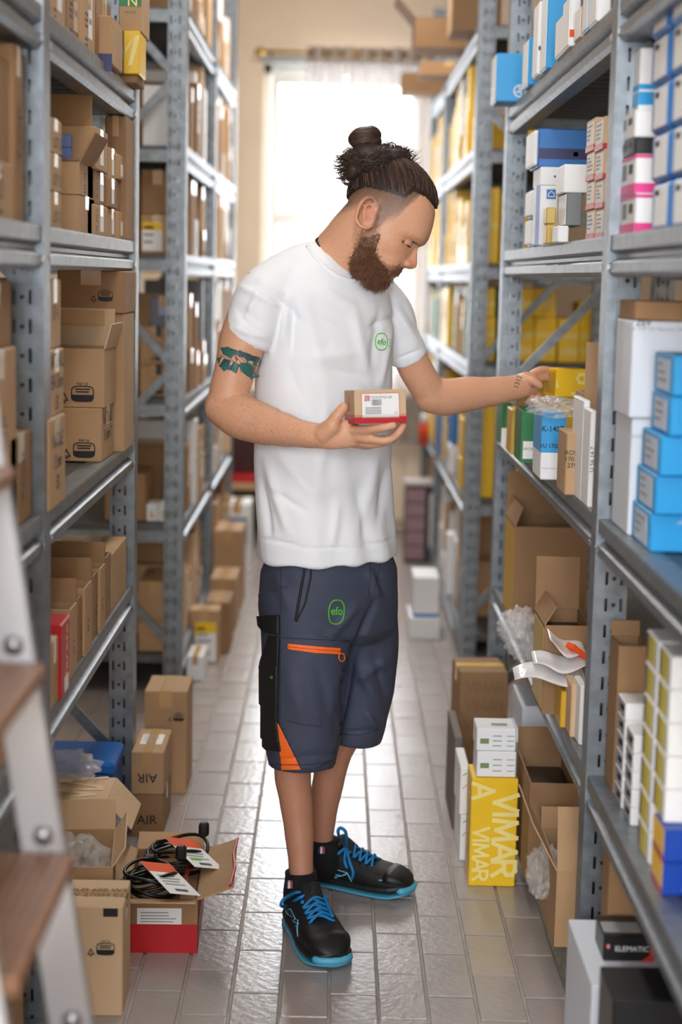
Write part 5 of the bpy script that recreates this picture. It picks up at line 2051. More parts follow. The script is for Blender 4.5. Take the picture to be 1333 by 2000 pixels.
for lab, a, b, t, Y, dp, mt, ex in tops:
    o = fbox(lab, a, b, t, Y, dp, z0=R2, mt=mt, name='product_box', tape=None, group='boxes on the right top shelf')
    fw, fd, fh = D(o)
    MB().box(-fw / 2 - .0012, -fw / 2, -fd / 2 + .004, fd / 2 - .004, .004, fh - .004).build('side_label', WHITE, o)
    if ex == 'ring':
        rg_ = [(math.cos(a_), math.sin(a_)) for a_ in [i * math.pi / 12 for i in range(24)]]
        flat_poly(o, D(o), 'f', strokes(rg_, .22, True) + strokes([(-.1, .8), (-.1, -.2), (-.7, -.2)], .2) + strokes([(.25, .6), (.25, -.6)], .2), .34, -.28, .017, WHITE, 'ring_logo')
    if ex == 'navy':
        flat_poly(o, D(o), 'f', [[(-.48, -.5), (.48, -.5), (.48, -.1), (-.48, -.1)]], 0, -.1, fw, NAVY, 'navy_band')
    if ex == 'red':
        flat_poly(o, D(o), 'f', [[(-.48, -.48), (.48, -.48), (.48, .2), (-.48, .2)]], 0, -.22, min(fw, fh * .5), ORANGE, 'red_band')

# eye-level shelf: assorted product boxes
b1 = fbox('white label box, lowest of the curved-label pile', 1045, 1062, 426, 4.62, .16, z0=R1, mt=BLUE, name='product_box', tape=None, group=GR)
b2 = fbox('white label box, middle of the curved-label pile', 1046, 1062, 368, 4.62, .16, z0=top(b1) + .001, mt=BLUE, name='product_box', tape=None, group=GR)
for o in (b1, b2):
    MB().cbox(-D(o)[0] / 2 - .010, -D(o)[0] / 2, -D(o)[1] * .44, D(o)[1] * .44, .006, D(o)[2] - .006, .004).build('curved_label', WHITE, o)
po = fbox('upright white box with house icon on eye-level shelf', 1047, 1090, 363, 4.40, .06, z0=R1, mt=WHITE, name='product_box', tape=None, group=GR)
flat_poly(po, D(po), 'f', [[(-.5, -.5), (.5, -.5), (.5, .5), (-.5, .5)]], .18, .36, .024, BLUE2, 'icon_tile')
flat_poly(po, D(po), 'f', strokes([(-.3, -.25), (-.3, .08), (0, .32), (.3, .08), (.3, -.25)], .08, True), .18, .36, .024, WHITE, 'house_icon', eps=.0014)
flat_poly(po, D(po), 'f', [[(-.5, -.5), (.5, -.5), (.5, .5), (-.5, .5)]], .2, -.38, .02, TEAL, 'teal_mark')
MB().box(-D(po)[0] / 2, -D(po)[0] / 2 + .01, -D(po)[1] / 2 - .0008, -D(po)[1] / 2, 0, D(po)[2]).build('edge_band', mat('pale_blue_print', (150, 190, 215), .5), po)
gz = R1
for i, t in enumerate((438, 405)):
    o = fbox('small gold box before the house-icon box, %s' % ('lower', 'upper')[i], 1068, 1087, t, 4.18, .06, z0=gz, mt=mat('gold_card', (196, 164, 76), .4), name='product_box', tape=None, group='small gold boxes')
    gz = top(o) + .001
wl = fbox('small white box under the grey-fronted one', 1090, 1112, 441, 4.02, .10, z0=R1, mt=WHITE, name='product_box', tape=None, group=GR)
gy = fbox('grey-fronted box in the middle of eye-level shelf', 1107, 1138, 377, 4.04, .14, z0=top(wl) + .001, mt=GREY, name='product_box', tape=None, group=GR)
MB().box(-D(gy)[0] / 2 - .0012, -D(gy)[0] / 2, -D(gy)[1] * .48, D(gy)[1] * .48, .003, D(gy)[2] - .003).build('side_label', WHITE, gy)
wt = fbox('white carton crowning the grey-fronted box', 1102, 1152, 321, 4.05, .14, z0=top(gy) + .001, mt=WHITE, name='product_box', tape=None, group=GR)
sl = carton('thin white box leaning on the red-label cartons', .60, 3.87, R1 + .002, .018, .11, .115, mt=WHITE, name='product_box', tape=None, ry=.28, group=GR)
w2 = fbox('white box under the big blue-navy one', 1056, 1092, 326, 4.52, .16, z0=max(top(b2), top(po)) + .002, mt=WHITE, name='product_box', tape=None, group=GR)
flat_poly(w2, D(w2), 'f', [[(.1 * math.cos(a_), .1 * math.sin(a_)) for a_ in [i * math.pi / 5 for i in range(10)]]], .3, 0, .03, INK)
bb = fbox('big light blue box on a navy one, eye-level right shelf', 1053, 1152, 252, 4.54, .2, z0=top(w2) + .001, mt=BLUE2, name='product_box', tape=None, group=GR)
flat_poly(bb, D(bb), 'f', [[(-.5, -.5), (.5, -.5), (.5, -.29), (-.5, -.29)]], 0, .38, D(bb)[0] * .995, NAVY, 'navy_band')
flat_poly(bb, D(bb), 'f', [[(-.5, -.5), (.5, -.5), (.5, .5), (-.5, .5)]], .24, -.15, .012, WHITE, 'white_square')
MB().cbox(-D(bb)[0] / 2 - .012, -D(bb)[0] / 2, -D(bb)[1] * .46, D(bb)[1] * .46, .004, D(bb)[2] - .004, .005).build('curved_label', WHITE, bb)
for ci, (n, f) in enumerate(((1166, 1149), (1184, 1167))):
    zz = R1
    for i, t in enumerate((407, 350, 292, 228)):
        o = abox('white and red label carton, %s column, %s from the bottom' % (('farther', 'nearer')[ci], ORD[i]), 1, n, f, t - 2 * ci, zz, .12, .018, mt=KRAFT3, name='product_box', tape=None, group='white and red label cartons')
        zz = top(o) + .0015
        fd, fh = D(o)[1], D(o)[2]
        sticker(o, D(o), 'l', 0, .05, fd * .8, fh * .72, PAPER, 4, band=None, seed=i)
        MB().box(-D(o)[0] / 2 - .0012, -D(o)[0] / 2, -fd / 2, fd / 2, 0, fh * .17).build('red_base', RED, o)
        MB().box(-D(o)[0] / 2, D(o)[0] / 2, -fd / 2 - .0012, -fd / 2, 0, fh * .17).build('red_base', RED, o)

# chest-level shelf where his hand is
g1 = fbox('green box at the far end of the chest-level shelf', 982, 1001, 786, 4.80, .15, z0=R0, mt=GREEN, name='product_box', tape=None, group=GR)
sticker(g1, D(g1), 'f', -.1, -.3, .025, .05, PAPER, 0)
go_ = fbox('gold and yellow box beside the green boxes', 999, 1018, 800, 4.55, .12, z0=R0, mt=mat('ochre_card', (206, 160, 40), .45), name='product_box', tape=None, group=GR)
MB().box(D(go_)[0] / 2 - .006, D(go_)[0] / 2 + .001, -D(go_)[1] / 2 - .001, D(go_)[1] / 2, 0, D(go_)[2]).build('yellow_edge', YELLOW, go_)
g2 = fbox('green box with white label under his wrist', 1019, 1056, 802, 4.36, .16, z0=R0, mt=GREEN, name='product_box', tape=None, group=GR, open_=True, flaps=[('l', .03, 35), ('b', .04, 75)], inner=KRAFT2)
sticker(g2, D(g2), 'f', -.12, -.26, .026, .045, PAPER, 0)
flat_text(g2, D(g2), 'f', 'ARCK', -.12, -.24, .010, GREENPRINT, eps=.0016)
lb = fbox('half blue half white box with black handwriting', 1058, 1105, 810, 3.98, .16, z0=R0, mt=WHITE, name='product_box', tape=None, group=GR)
fw, fd, fh = D(lb)
MB().box(-fw / 2 - .0006, fw / 2 + .0006, -fd / 2 - .0008, fd / 2 + .0006, fh * .42, fh + .0006).build('blue_half', BLUE, lb)
flat_text(lb, D(lb), 'f', 'K-1407', -.05, .28, .019, INK, bold=.012, sx=.9, eps=.0016)
flat_text(lb, D(lb), 'f', 'VU 170LFTP', .02, .02, .014, INK, bold=.012, sx=.9, eps=.0016)
flat_text(lb, D(lb), 'f', 'Power Control', -.1, -.32, .006, GREYP, eps=.0016)
br = fbox('slim brown carton with marker writing beside blue-white box', 1106, 1136, 846, 3.70, .14, z0=R0, mt=KRAFT, group=GR, tape=None)
flat_text(br, D(br), 'f', 'ROSE\n170 ft\n275', -.1, .08, .014, INK, bold=.01)
tw = fbox('tall white slim box under the upright cardboard flap', 1138, 1151, 782, 3.60, .16, z0=R0, mt=WHITE, name='product_box', tape=None, group=GR)
sticker(tw, D(tw), 'f', .0, .36, .010, .02, mat('pale_blue_print', (150, 190, 215), .5), 2)
tw2 = fbox('second tall white slim box by the near right upright', 1152, 1164, 802, 3.50, .15, z0=R0, mt=WHITE, name='product_box', tape=None, group=GR)
flat_text(tw, D(tw), 'f', '8 DE S4', 0, -.05, .012, INK, rot=math.pi / 2)
flat_text(tw2, D(tw2), 'f', 'U 56 14 7', 0, .0, .013, INK, rot=math.pi / 2)
tc = fbox('brown carton with upright flap behind the slim white boxes', 1139, 1192, 770, 3.82, .14, z0=R0, mt=KRAFT, group=GR, open_=True, flaps=[('f', .115, 93)], inner=KRAFT)
bag('clear bag lying over the handwritten boxes', P(1086, 808, 3.9).x, 3.96, max(top(lb), top(br)) - .002, .055, .11, .022, 17)

# nearer bay, eye level: pink toner boxes and blue label columns
zz = R1
for i, (t, mt, lab) in enumerate(((378, WHITE, 'white and magenta cartridge box, lower of two'), (300, WHITE, 'white and magenta cartridge box, upper of two'), (268, BLACKCARD, 'flat black box on the magenta cartridge boxes'), (214, WHITE, 'white box with grey print on the flat black box'))):
    o = abox(lab, 1, 1246, 1216, t, zz, .10, .02, mt=mt, name='product_box', tape=None, group='cartridge boxes')
    w_, d_, h_ = D(o)
    if i < 2:
        e = .0009
        MB().box(-w_ / 2 - e, w_ / 2 + e, -d_ / 2 - e, d_ / 2 + e, .002, h_ * .27).build('magenta_band', PINK, o)
        MB().box(-w_ / 2 - e, w_ / 2 + e, -d_ / 2 - e, d_ / 2 + e, h_ * .9, h_ - .001).build('magenta_band', PINK, o)
    sticker(o, D(o), 'l', -.2, .1, d_ * .3, h_ * .4, GREYP if mt is WHITE else mat('dark_grey_print', (70, 70, 74), .5), 0, name='print_block')
    sticker(o, D(o), 'l', .2, .15, d_ * .25, h_ * .25, mat('dark_grey_print', (70, 70, 74), .5), 0, name='print_block')
    zz = top(o) + .001
o = abox('white slab box with blue bands above the cartridge boxes', 1, 1253, 1232, 92, zz, .055, .035, mt=WHITE, name='product_box', tape=None)
for q in (.36, .12):
    MB().box(-D(o)[0] / 2 - .001, D(o)[0] / 2 + .001, -D(o)[1] / 2 - .001, D(o)[1] / 2, D(o)[2] * q, D(o)[2] * (q + (.08 if q > .2 else .2))).build('blue_band', BLUE, o)
for ci, (n, f) in enumerate(((1307, 1271), (1352, 1309), (1405, 1354))):
    zz = R1
    for i in range(5):
        X = XR + .03
        y0, y1 = Yof(n, X, zz), Yof(f, X, zz)
        h_ = .083
        o = carton('blue-edged white label box, %s column from upright, %s row up' % (ORD[ci], ORD[i]), X + .06, (y0 + y1) / 2, zz, .12, y1 - y0 - .003, h_, mt=BLUE2, name='product_box', tape=None, group='blue-edged label boxes', c=.008)
        o_dims[o.name] = (.12, y1 - y0 - .003, h_)
        sticker(o, D(o), 'l', .0, 0, (y1 - y0) * .66, h_ * .80, WHITE, 0)
        sticker(o, D(o), 'l', -.08 - .1, .28, (y1 - y0) * .2, h_ * .12, NAVY, 0, name='brand_mark')
        zz += h_ + .0015

# nearer bay, chest level: bright blue stack before white cartons
wc0 = fbox('white carton under the large printed white one', 1231, 1378, 818, 3.12, .18, z0=R0, mt=mat('bluish_white_card', (214, 220, 232), .5), group=GR, tape=None)
flat_text(wc0, D(wc0), 'f', 'Nursery', -.4, .35, .012, GREYP)
wc = fbox('large white carton with grey print behind the blue stack', 1234, 1380, 628, 3.11, .18, z0=top(wc0) + .001, mt=mat('bluish_white_card', (214, 220, 232), .5), group=GR, tape=None)
flat_text(wc, D(wc), 'f', 'Visit VAP 2G Nursery User', -.18, .42, .010, GREYP)
flat_text(wc, D(wc), 'f', 'ZEV', -.36, .48, .016, INK, bold=.02)
oc = carton('dark open carton lying on top of the large white carton', wc.location.x, wc.location.y, top(wc) + .001, D(wc)[0] * .95, .17, .035, mt=KRAFT2, tape=None, group=GR)
zz = R0
for i, (n, f, t, ins) in enumerate(((1280, 1243, 980, .030), (1287, 1249, 903, .032), (1293, 1256, 826, .034), (1308, 1271, 752, .045), (1310, 1273, 670, .045))):
    X = XR + ins
    y0, y1 = Yof(n, X, R0 + .2), Yof(f, X, R0 + .2)
    h_ = .0675
    o = carton('bright blue box with pale label, %s from the bottom of its stack' % ORD[i], X + .06, (y0 + y1) / 2, zz, .12, y1 - y0, h_, mt=BLUE, name='product_box', tape=None, group='bright blue boxes')
    o_dims[o.name] = (.12, y1 - y0, h_)
    sticker(o, D(o), 'l', .0, -.02, (y1 - y0) * .62, h_ * .78, mat('lilac_label', (196, 206, 226), .5), 3, seed=i)
    flat_text(o, D(o), 'f', 'schreda', .0, .28, .009, WHITE)
    zz += h_ + .001
sb = abox('small blue box low beside the bright blue stack', 1, 1236, 1213, 938, R0, .03, .035, mt=BLUE, name='product_box', tape=None)
# a second column fills towards the camera
for i in range(4):
    o = carton('bright blue box at the right frame edge, %s row up' % ORD[i], XR + .20, 2.62 + .02 * i, R0 + i * .0685, .12, .14, .0675, mt=BLUE, name='product_box', tape=None, group='bright blue boxes')

# low shelf: open cartons, pouches
oc1 = fbox('large open carton at the far end of low right shelf', 1004, 1148, 1030, 4.86, .28, z0=RM, mt=KRAFT2, group=GR, open_=True, flaps=[('b', .13, 92), ('l', .06, 110)], inner=KIN)
MB().box(-D(oc1)[0] / 2 - .001, -D(oc1)[0] / 2, -.13, .13, .01, D(oc1)[2] - .01).build('yellow_side', mat('ochre_card', (206, 160, 40), .45), oc1)
bag('crumpled clear bag stuffed at the front of low right shelf', P(1030, 1150, 4.35).x, 4.40, RM, .045, .09, .062, 31)
bag('knotted clear bag hanging over the shelf edge', P(985, 1140, 4.5).x + .03, 4.56, RM + .02, .035, .06, .035, 34)
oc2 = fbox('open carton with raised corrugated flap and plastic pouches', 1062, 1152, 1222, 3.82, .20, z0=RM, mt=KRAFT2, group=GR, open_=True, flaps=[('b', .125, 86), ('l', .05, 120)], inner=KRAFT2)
MB().box(-D(oc2)[0] / 2 - .001, -D(oc2)[0] / 2, -.09, .09, .01, D(oc2)[2] - .01).build('gold_side', mat('gold_card', (196, 164, 76), .4), oc2)
MB().box(-D(oc2)[0] / 2 + .006, D(oc2)[0] / 2 - .006, -.09, .09, .01, D(oc2)[2] - .03).build('dark_interior', mat('dark_interior_fill', (52, 44, 38), .7), oc2)  # dark block set inside the open carton
POUCH = mat('glossy_pouch', (236, 236, 240), .12, rgb2=(214, 206, 206), vscale=9, bump=.35, bscale=14)
for i, (p0, p1, rot) in enumerate((((1004, 1316), (1142, 1306), .1), ((1040, 1292), (1142, 1278), .2), ((1072, 1246), (1142, 1262), .3))):
    a, b = P(*p0, 3.70 + .03 * i), P(*p1, 3.74 + .03 * i)
    rr = random.Random(i + 40)
    mb = MB()
    rows = []
    for k in range(12):
        t = k / 11
        c = a.lerp(b, t) + Vector((0, 0, .010 * math.sin(t * 6 + i) - .012 * t))
        wd = .030 + .014 * min(1, t * 2.2)
        th = .0012 + .0035 * math.sin(math.pi * min(1, t * 1.05)) ** 2
        rows.append(sring(c, Vector((0, .97, .22)), Vector((0, -.22, .97)), wd, th, 16, 5))
    mb.loft(rows)
    mb.v = [tuple(Vector(v) - a) for v in mb.v]
    o = mb.build('plastic_pouch', POUCH, None, True, label=('long clear pouch poking furthest into the aisle', 'clear pouch with grey tint above the longest pouch', 'clear pouch with orange strip, topmost of three')[i], cat='pouch', group='plastic pouches')
    o.location = a
    if i == 2:
        MB().bar(tuple((b - a) * .55 + Vector((0, -.03, .0))), tuple((b - a) * .98 + Vector((0, -.03, -.02))), .03, .012).build('orange_strip', ORANGE, o)
    if i == 0:
        MB().cbox(.014, .021, -.010, .010, -.0045, .0045, .001).build('hang_hole', INK, o)
for i, (n0, n1, t, Y, mt) in enumerate(((1116, 1131, 1338, 3.62, KRAFT3), (1133, 1146, 1340, 3.56, WHITE), (1096, 1114, 1350, 3.70, mat('ochre_card', (206, 160, 40), .45)))):
    o = fbox(('slim tan box standing below the pouches', 'slim white box by the upright below the pouches', 'ochre box farthest in below the pouches')[i], n0, n1, t, Y, .1, z0=RM, mt=mt, name='product_box', tape=None, group=GR)
for i, t in enumerate((1160,)):
    pass

# nearer bay, low shelf: lamp boxes
LEDY = mat('lamp_label_yellow', (206, 190, 40), .4)
for ci, (n, f, r0, rows) in enumerate(((1272, 1250, 0, 7), (1297, 1274, 2, 7))):
    X = XR + .03
    y0, y1 = Yof(n, X, RM + .1), Yof(f, X, RM + .1)
    for i in range(rows):
        if i < r0:
            continue
        z = RM + i * .0555
        o = carton('white lamp box with yellow-navy label, %s column, %s row' % (('farther', 'nearer')[ci], ORD[i]), X + .08, (y0 + y1) / 2, z, .16, y1 - y0 - .003, .0545, mt=WHITE, name='product_box', tape=None, group='white lamp boxes')
        dm = (.16, y1 - y0 - .003, .0545)
        sticker(o, dm, 'l', -.05, 0, dm[1] * .55, .046, LEDY, 0, name='yellow_panel')
        sticker(o, dm, 'l', -.36, 0, dm[1] * .16, .046, NAVY, 0, name='navy_panel')
        sticker(o, dm, 'l', .36, 0, dm[1] * .14, .046, GREYP, 0, name='grey_panel')
X = XR + .025
y0, y1 = Yof(1293, X, RM + .05), Yof(1272, X, RM + .05)
for i in range(2):
    o = carton('royal blue lamp box with yellow side, %s of two' % ('lower', 'upper')[i], X + .08, (y0 + y1) / 2 - .012, RM + i * .0555, .16, y1 - y0 - .003, .0545, mt=mat('royal_blue_card', (16, 66, 170), .35), name='product_box', tape=None, group='royal blue lamp boxes')
    dm = (.16, y1 - y0 - .003, .0545)
    sticker(o, dm, 'l', 0, .1, dm[1] * .95, .042, YELLOW, 0, name='yellow_panel')
    sticker(o, dm, 'l', 0, -.42, dm[1] * .95, .009, RED, 0, name='red_panel')
    flat_text(o, dm, 'f', 'www.lamp', -.2, -.3, .007, WHITE)
    flat_poly(o, dm, 'f', strokes([(math.cos(a_), math.sin(a_)) for a_ in [k * math.pi / 8 for k in range(16)]], .2, True), .0, .2, .010, WHITE, 'ring_mark')
tl = carton('teal and white box at the right frame edge, low shelf', .66, 2.58, RM, .16, .14, .07, mt=TEAL, name='product_box', tape=None)
sticker(tl, (.16, .14, .07), 'l', 0, -.05, .12, .045, WHITE, 2)
for ci, (n, f, rows) in enumerate(((1237, 1222, 5), (1219, 1204, 6))):
    X = XR + .035
    y0, y1 = Yof(n, X, RM + .1), Yof(f, X, RM + .1)
    for i in range(rows):
        o = carton('thin grey-labelled white box, %s stack, %s up' % (('nearer', 'farther')[ci], ORD[i]), X + .045, (y0 + y1) / 2, RM + i * .034, .09, y1 - y0 - .003, .0335, mt=WHITE, name='product_box', tape=None, group='thin grey-labelled boxes')
        sticker(o, (.09, y1 - y0 - .003, .0335), 'l', 0, 0, (y1 - y0) * .85, .028, GREYP, 0)
        sticker(o, (.09, y1 - y0 - .003, .0335), 'l', .1, .05, (y1 - y0) * .4, .010, PAPER, 0, name='label_panel')
o = fbox('brown open carton at the back of the low shelf by upright', 1204, 1262, 1262, 3.22, .1, z0=RM, mt=KRAFT2, group=GR, open_=True, flaps=[('b', .03, 85)])

# bottom shelf and floor, right
zz = RF
for i, (a, b, t, Y) in enumerate(((1012, 1076, 1588, 4.55), (1012, 1076, 1518, 4.55), (1008, 1076, 1450, 4.55), (1020, 1082, 1380, 4.58))):
    o = fbox('white carton in the pile on bottom right shelf, %s up' % ORD[i], a, b, t, Y, .26, z0=zz, mt=mat('bluish_white_card', (214, 220, 232), .5), group='white cartons on the bottom right shelf', tape=None)
    zz = top(o) + .001
zz = RF
for i, t in enumerate((1600, 1525, 1452, 1388)):
    o = fbox('white carton of the rear pile on bottom right shelf, %s up' % ORD[i], 1078, 1140, t, 4.57, .26, z0=zz, mt=mat('bluish_white_card', (214, 220, 232), .5), group='white cartons on the bottom right shelf', tape=None)
    zz = top(o) + .001
kc_ = fbox('tall kraft carton with faint print and yellow-taped top', 893, 987, 1312, 5.12, .2, z0=0, mt=KRAFT2, group='cartons on the right floor', tape='x', tapem=mat('yellow_tape', (226, 186, 80), .25), rz=.06)
for k in range(5):
    block_text(kc_, D(kc_), 'f', 'VIMAR', 0, -.36 + .18 * k, .030, 0, mat('brown_print', (134, 102, 70), .7))
vy = fbox('upright yellow box with big pale lettering on the floor', 919, 1010, 1521, 4.17, .13, z0=0, mt=YELLOW, name='product_box', tape=None)
block_text(vy, D(vy), 'f', 'VIMAR', .25, -.01, .056, -math.pi / 2)
block_text(vy, D(vy), 'f', 'VIMAR', -.26, -.19, .036, -math.pi / 2)
block_text(vy, D(vy), 'f', 'A', -.24, .40, .050, -math.pi / 2)
block_text(vy, D(vy), 'l', 'VIMAR', 0, 0, .05, -math.pi / 2)
zz = top(vy) + .001
for i, t in enumerate((1468, 1424)):
    o = fbox('white lamp carton on the yellow box, %s of two' % ('lower', 'upper')[i], 932, 1009, t, 4.18, .11, z0=zz, mt=WHITE, name='product_box', tape=None, group='lamp cartons on the yellow box')
    flat_poly(o, D(o), 'f', [[(-.5, -.3), (.5, -.3), (.5, .3), (-.5, .3)]], -.3, -.05, .022, mat('olive_print', (120, 140, 90), .5), 'picture')
    for k in range(3):
        flat_poly(o, D(o), 'f', [[(-.5, -.06), (.5, -.06), (.5, .06), (-.5, .06)]], .02, -.25 + .22 * k, .022, GREYP, 'print_line')
        flat_poly(o, D(o), 'f', [[(-.5, -.06), (.5, -.06), (.5, .06), (-.5, .06)]], .36, -.25 + .22 * k, .018, GREYP, 'print_line')
    zz = top(o) + .001
flat_poly(o, D(o), 't', [[(-.5, -.3), (.5, -.3), (.5, .3), (-.5, .3)]], .1, -.1, .04, GREYP, 'print_block')
zz = 0
for i, t in enumerate((1592, 1500)):
    o = fbox('slim white box beside the big yellow one, %s of two' % ('lower', 'upper')[i], 899, 917, t, 4.36, .2, z0=zz, mt=WHITE, name='product_box', tape=None, group='slim white boxes on the floor')
    flat_poly(o, D(o), 'f', strokes([(-.4, -.4), (.4, .4)], .12), 0, .1, .014, REDPRINT)
    flat_poly(o, D(o), 'f', strokes([(-.3, .4), (.3, .8)], .16), 0, .3, .014, GREENPRINT)
    zz = top(o) + .001
d1 = fbox('dark carton standing behind the slim white boxes', 886, 902, 1440, 4.62, .3, z0=0, mt=mat('grey_brown_card', (110, 100, 94), .7), group='cartons on the right floor', tape=None)
oc3 = fbox('open carton with dark interior on bottom right shelf', 1033, 1128, 1530, 4.02, .30, z0=RF, mt=KRAFT2, group=GR, open_=True, flaps=[('b', .06, 88), ('r', .05, 60)], inner=KRAFT2)
MB().box(-.05, .05, -.13, .13, .06, D(oc3)[2] - .04).build('dark_interior', BLACKCARD, oc3)  # black block filling the middle of the carton
bag('puffed clear bag sticking out at the bottom right shelf', P(1066, 1640, 3.82).x, 3.80, RF + .05, .038, .06, .055, 51)
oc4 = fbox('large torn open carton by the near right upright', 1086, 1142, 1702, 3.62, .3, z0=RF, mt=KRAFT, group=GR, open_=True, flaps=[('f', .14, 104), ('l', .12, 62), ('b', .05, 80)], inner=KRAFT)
MB().box(-D(oc4)[0] / 2 + .005, D(oc4)[0] / 2 - .005, -.13, .13, .004, D(oc4)[2] * .45).build('dark_interior', mat('dark_interior_fill', (52, 44, 38), .7), oc4)  # dark block in the lower part of the carton
o = fbox('low tan tray box under the puffed clear bag', 1050, 1082, 1696, 4.0, .02, z0=RF, mt=KRAFT, group=GR, tape=None)
# nearer bay, bottom
wb1 = fbox('white carton with blue edge stripe under the black cable-tie box', 1152, 1400, 1927, 2.92, .32, z0=0.02, mt=mat('bluish_white_card', (214, 220, 232), .5), group=GR, tape=None)
el = fbox('black box with red corner and white logo lettering', 1180, 1278, 1827, 3.03, .10, z0=top(wb1) + .001, mt=BLACKCARD, name='product_box', tape=None)
flat_text(el, D(el), 'f', 'ELEMATIC', .07, -.02, .0142, WHITE, sx=1.0, eps=.0012)
flat_poly(el, D(el), 'f', [[(-.5, .0), (0, -.5), (.3, .3), (-.3, .5)]], -.40, .06, .011, REDPRINT, 'red_emblem')
flat_text(el, D(el), 'f', 'E', -.40, .06, .009, WHITE, eps=.0014)
flat_poly(el, D(el), 'f', [[(-.01, .01), (-.01, .72), (-.09, .66), (-.14, .24), (-.5, .01)]], .5, -.5, D(el)[2], REDPRINT, 'red_corner')
sticker(el, D(el), 't', -.1, -.1, .07, .05, GREYP, 4)
bk2 = fbox('black carton at the lower right frame corner', 1190, 1430, 1955, 2.66, .14, z0=0.02, mt=BLACKCARD, name='product_box', tape=None)
o = fbox('brown carton behind the black logo box', 1190, 1290, 1640, 3.15, .08, z0=top(wb1) + .001, mt=KRAFT2, group=GR)

# ------------------------------------------------------------------ the boxes in his hands
hb_ = empty('product_box', (0, 0, 0), label='small tan and red box with white label resting on his palm', cat='box')
c = P(734, 826, 3.742)
hb_.location = c
hb_.rotation_euler = (-.075, -.03, .24)
HBD = (.116, .088, .0725)
bodyb = MB().cbox(-.058, .058, -.044, .044, 0, .0725, .001).build('carton', KRAFT3, hb_)
e = .0006
MB().box(-.058 - e, .058 + e, -.044 - e, .044 + e, .0003 - e, .014).build('red_base', RED, hb_)
for zz in (.0155, .0175):
    MB().box(-.058 - e, .058 + e, -.044 - e, .044 + e, zz, zz + .0007).build('red_line', RED, hb_)
lb_ = sticker(hb_, HBD, 'f', 0, .02, .084, .054, PAPER, 0, name='label')
fr2 = strokes([(-.5, -.32), (.5, -.32), (.5, .32), (-.5, .32)], .012, True)
flat_poly(lb_, HBD, 'f', fr2, 0, .02, .084, REDPRINT, 'label_border', eps=.0014)
flat_poly(lb_, HBD, 'f', strokes([(-.5, -.5), (.5, -.5), (.5, .5), (-.5, .5)], .16, True) + strokes([(-.2, -.2), (.25, -.2), (.25, .2), (-.2, .2)], .16, True), -.255, .25, .010, REDPRINT, 'red_emblem', eps=.0016)
flat_text(lb_, HBD, 'f', 'M03DEFAJ3,6B', .02, .27, .0075, mat('label_grey', (120, 122, 128), .6), eps=.0016)
pr = []
rr = random.Random(2)
x = -.5
while x < .5:
    wd = rr.choice((.02, .04, .06))
    pr.append([(x, -.3), (x + wd, -.3), (x + wd, .3), (x, .3)])
    x += wd + rr.choice((.02, .04))
flat_poly(lb_, HBD, 'f', pr, -.08, .12, .022, mat('label_grey', (120, 122, 128), .6), 'barcode', eps=.0016)
for k in range(5):
    flat_poly(lb_, HBD, 'f', [[(-.5, -.02), (.5, -.02), (.5, .02), (-.5, .02)]], -.14, -.03 - .045 * k, .036, mat('label_grey', (120, 122, 128), .6), 'print_line', eps=.0016)
flat_text(lb_, HBD, 'f', 'CE', .30, -.2, .006, mat('label_grey', (120, 122, 128), .6), eps=.0016)
flat_text(hb_, HBD, 'l', 'REV', 0, .1, .020, REDPRINT, rot=math.pi / 2)

yb_ = carton('small yellow box with pale letters gripped by his left hand', P(1105, 775, 4.42).x, 4.415, P(1105, 775, 4.40).z, .088, .075, .073, mt=YELLOW, name='product_box', tape=None, rz=.30)
YD = (.088, .075, .073)
flat_poly(yb_, YD, 'f', strokes([(-.45, 0), (-.2, .42), (.25, .42), (.5, 0), (.25, -.42), (-.2, -.42)], .3, True), .28, .16, .026, LETTER, 'pale_letter')
flat_poly(yb_, YD, 'f', [[(-.5, -.2), (-.1, -.2), (-.1, .2), (-.5, .2)], [(.1, -.2), (.5, -.2), (.5, .2), (.1, .2)]], .12, -.38, .026, LETTER, 'pale_letter')
flat_poly(yb_, YD, 'f', [[(-.5, -.6), (-.1, -.6), (-.5, .6)]], -.40, .0, .02, LETTER, 'pale_letter')
sticker(yb_, YD, 'l', 0, .0, .06, .055, mat('ochre_card', (206, 160, 40), .45), 3)

# ------------------------------------------------------------------ right rack towards the window
EY2 = YRB[0] + .07
yel = [(938, 968, 620, RB[2]), (1000, 1043, 620, RB[2]), (1044, 1088, 620, RB[2]), (1091, 1132, 622, RB[2]), (1133, 1168, 622, RB[2])]
for i, (a, b, t, z0) in enumerate(yel):
    o = fbox('yellow carton facing the gap, lower row, %s from the aisle' % ORD[i], a, b, t, EY2, .2, z0=z0, mt=YELLOW, name='product_box', tape=None, group='yellow cartons facing the gap')
    block_text(o, D(o), 'f', 'VIMAR', 0, .1, D(o)[0] * .235)
    block_text(o, D(o), 'f', 'VIM', 0, -.25, D(o)[0] * .36)
    if i < 3 or i == 4:
        o2 = fbox('yellow carton facing the gap, upper row, %s from the aisle' % ORD[min(i, 3)], a, b, 562 if i < 3 else 590, EY2, .2, z0=top(o) + .001, mt=YELLOW, name='product_box', tape=None, group='yellow cartons facing the gap')
        block_text(o2, D(o2), 'f', 'VIMAR', 0, -.05, D(o2)[0] * .235)
for i, (a, b) in enumerate(((938, 968), (1000, 1043), (1044, 1088), (1090, 1132))):
    z0 = RB[1]
    o = fbox('tall yellow carton below the gap-facing rows, %s from the aisle' % ORD[i], a, b, 712, EY2, .2, z0=z0 + .2 * 0, mt=YELLOW, name='product_box', tape=None, group='yellow cartons facing the gap')
    block_text(o, D(o), 'f', 'VIMAR', 0, .42, D(o)[0] * .235)
